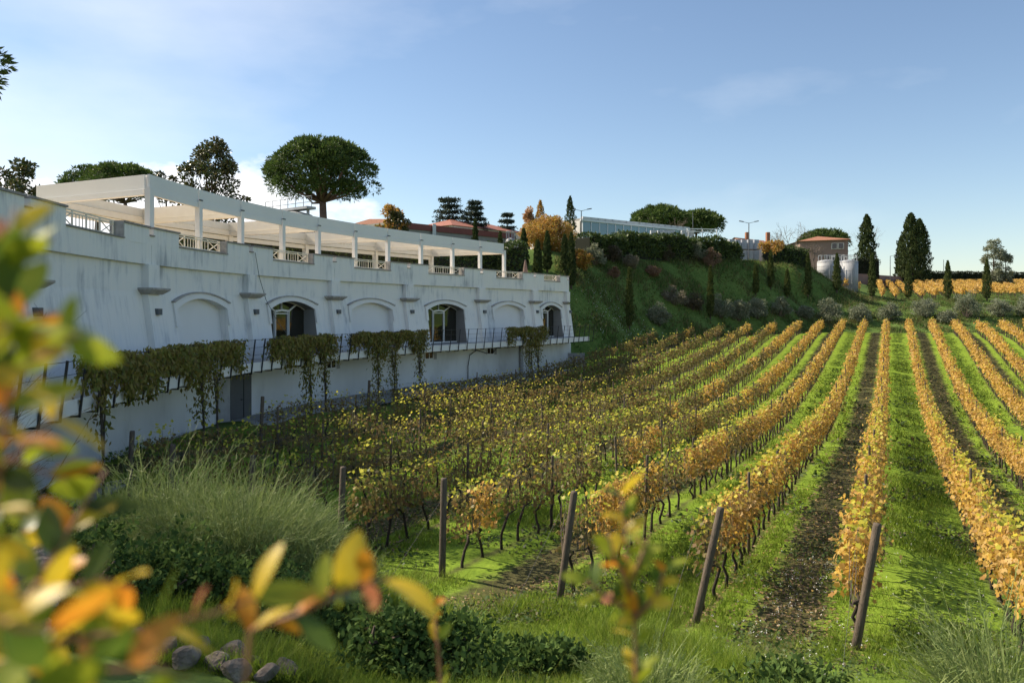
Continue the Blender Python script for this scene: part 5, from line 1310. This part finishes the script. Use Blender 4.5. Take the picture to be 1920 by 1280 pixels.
# ------------------------------------------------------------------ foreground shrub, close to the lens
def leaf_mesh(L_, w, curl):
    v, f = [], []; n = 7
    for i in range(n):
        q = i / (n - 1); hw = w / 2 * math.sin(math.pi * min(1, q * .93 + .04)) ** .75; z = -curl * L_ * (q - .2) ** 2
        v += [(-hw, q * L_, z + .10 * hw), (0, q * L_, z - .12 * hw), (hw, q * L_, z + .10 * hw)]
    for i in range(n - 1):
        for j in range(2): f.append([i * 3 + j, i * 3 + j + 1, i * 3 + j + 4, i * 3 + j + 3])
    return v, f
def fgmat(name, c1, c2, tr=.45):
    m, N, L, out = newmat(name); t = N.new('ShaderNodeTexCoord'); nzz = N.new('ShaderNodeTexNoise'); nzz.inputs['Scale'].default_value = 28; L.new(t.outputs['Object'], nzz.inputs['Vector'])
    r = ramp_node(N, [c1, c1, c2, c2]); L.new(nzz.outputs[0], r.inputs[0]); b = N.new('ShaderNodeBsdfPrincipled'); b.inputs['Roughness'].default_value = .42; L.new(r.outputs[0], b.inputs['Base Color'])
    tr_ = N.new('ShaderNodeBsdfTranslucent'); L.new(r.outputs[0], tr_.inputs['Color']); x = N.new('ShaderNodeMixShader'); x.inputs[0].default_value = tr; L.new(b.outputs[0], x.inputs[1]); L.new(tr_.outputs[0], x.inputs[2]); L.new(x.outputs[0], out.inputs[0]); return m
FM = [fgmat('leaf_yellow', (.62, .42, .02), (.70, .52, .05)), fgmat('leaf_orange', (.62, .20, .02), (.66, .36, .03)), fgmat('leaf_lime', (.20, .26, .02), (.42, .42, .03)), fgmat('leaf_green', (.06, .11, .015), (.13, .18, .025)), fgmat('leaf_red', (.42, .12, .06), (.40, .22, .12)), fgmat('leaf_dark', (.05, .08, .015), (.10, .12, .02))]
M['shoot'] = mat('shoot', [(.22, .09, .05), (.30, .14, .07)], .6, 30)
LM = []
for m_ in FM:
    for L_, w in ((.052, .027), (.042, .024), (.058, .024)):
        v, f = leaf_mesh(L_, w, rng.uniform(.1, .5)); me = bpy.data.meshes.new('leaf'); me.from_pydata(v, [], f); me.materials.append(m_); me.polygons.foreach_set('use_smooth', np.ones(len(me.polygons), bool)); LM.append(me)
def fg_plant(name, label, branches, root, spacing, scale, wts, r0=.004, upb=.35, single=False):
    t = empty(name, root, label, 'shrub', 'plants close to the viewer')
    for bi, br in enumerate(branches):
        P = np.array([at(*b) for b in br]); full = np.vstack([root + (P[0] - root) * 0.0, root * .35 + P[0] * .65 + [0, 0, -.02], P])
        if single and bi: full = P
        MB().tube(full, np.linspace(r0 * 1.6, r0 * .5, len(full)), 6).build('branch', M['shoot'], t, True)
        seg = np.r_[0, np.cumsum(np.linalg.norm(np.diff(P, axis=0), axis=1))]
        for k, d in enumerate(np.arange(0, seg[-1] + 1e-6, spacing)):
            for side in ((-1, 1) if rng.uniform() < .75 else (rng.choice([-1, 1]),)):
                p = np.array([np.interp(d, seg, P[:, c]) for c in range(3)]); q = np.array([np.interp(d + .01, seg, P[:, c]) for c in range(3)]) - np.array([np.interp(d - .01, seg, P[:, c]) for c in range(3)]); q = unit(q)
                lat = unit(np.cross(q, [0, 1, 0])) * side; dv = unit(q * .55 + lat * rng.uniform(.5, 1) + rng.normal(0, .35, 3) + [0, 0, upb * rng.uniform(0, 1)])
                o = bpy.data.objects.new('leaf', LM[int(rng.choice(6, p=wts)) * 3 + int(rng.integers(3))]); C.objects.link(o); o.parent = t
                rot = Vector(dv).to_track_quat('Y', 'Z'); o.rotation_mode = 'QUATERNION'; o.rotation_quaternion = rot @ Vector((0, 1, 0)).to_track_quat('Y', 'Z') if False else rot
                from mathutils import Quaternion
                o.rotation_quaternion = rot @ Quaternion((0, 1, 0), rng.normal(0, .9)); s_ = scale * rng.uniform(.65, 1.15); o.scale = (s_, s_, s_); o.location = tuple(p - root)
root = np.array([-.62, .35, land1(-.62, .35)])
fg_plant('foreground_shrub', 'blurred shrub with yellow, orange and green oval leaves along the left edge', [
    [(-60, 1150, .5), (-10, 950, .5), (20, 700, .5), (10, 500, .5), (30, 390, .5)],
    [(-60, 1300, .6), (70, 1090, .64), (150, 960, .68), (200, 880, .7)],
    [(-60, 930, .5), (60, 830, .51), (110, 770, .52)],
    [(-60, 760, .46), (40, 690, .46), (150, 625, .48)],
    [(-60, 520, .5), (30, 480, .5), (100, 445, .52)],
    [(-60, 1260, .5), (120, 1200, .52), (260, 1180, .54), (400, 1150, .56), (480, 1120, .58)],
    [(-20, 1330, .40), (140, 1260, .42), (290, 1250, .44), (360, 1275, .45)],
    [(-60, 1050, .66), (20, 1010, .68), (70, 985, .7)],
    [(-60, 1180, .5), (60, 1130, .52), (180, 1085, .54), (250, 1100, .55)],
    [(-80, 640, .56), (0, 590, .56), (60, 560, .58)],
    [(-80, 1060, .7), (60, 1000, .72), (160, 1030, .74)],
    [(-80, 860, .6), (20, 860, .62), (120, 900, .64)],
    [(-80, 1130, .38), (40, 1180, .39), (130, 1180, .40)],
    [(-80, 1290, .6), (60, 1230, .62), (200, 1170, .64)],
    [(-40, 700, .45), (0, 640, .45), (20, 600, .45)],
], root, .022, .8, [.32, .10, .33, .14, .04, .07], .002)
fg_plant('leafy_sprig', 'blurred sprig of orange-tipped leaves reaching in front of the broom', [[(470, 1180, .6), (560, 1150, .6), (660, 1100, .61), (735, 1080, .62)]], np.array([-.3, .45, -1.75]), .018, .8, [.30, .25, .30, .08, .07, .0], .002, .9)
fg_plant('upright_sprig', 'blurred red-stemmed sprig standing upright before the end posts', [[(1195, 1330, .82), (1190, 1180, .83), (1178, 1050, .84), (1165, 925, .85)], [(1186, 1120, .83), (1150, 1040, .83), (1140, 1000, .83)], [(1184, 1090, .83), (1215, 1010, .83)], [(1190, 1160, .83), (1235, 1110, .83), (1245, 1060, .83)], [(1188, 1150, .83), (1125, 1110, .83), (1100, 1085, .83)]], np.array([.16, .86, -1.85]), .012, .5, [.20, .05, .50, .23, .02, .0], .002, .6, True)
fg_plant('thin_sprig', 'thin blurred yellow-green sprig at the bottom middle', [[(830, 1330, 1.0), (822, 1220, 1.0), (812, 1130, 1.0)]], np.array([-.08, 1.0, -1.9]), .022, .5, [.3, .1, .45, .15, .0, .0], .003, .9)
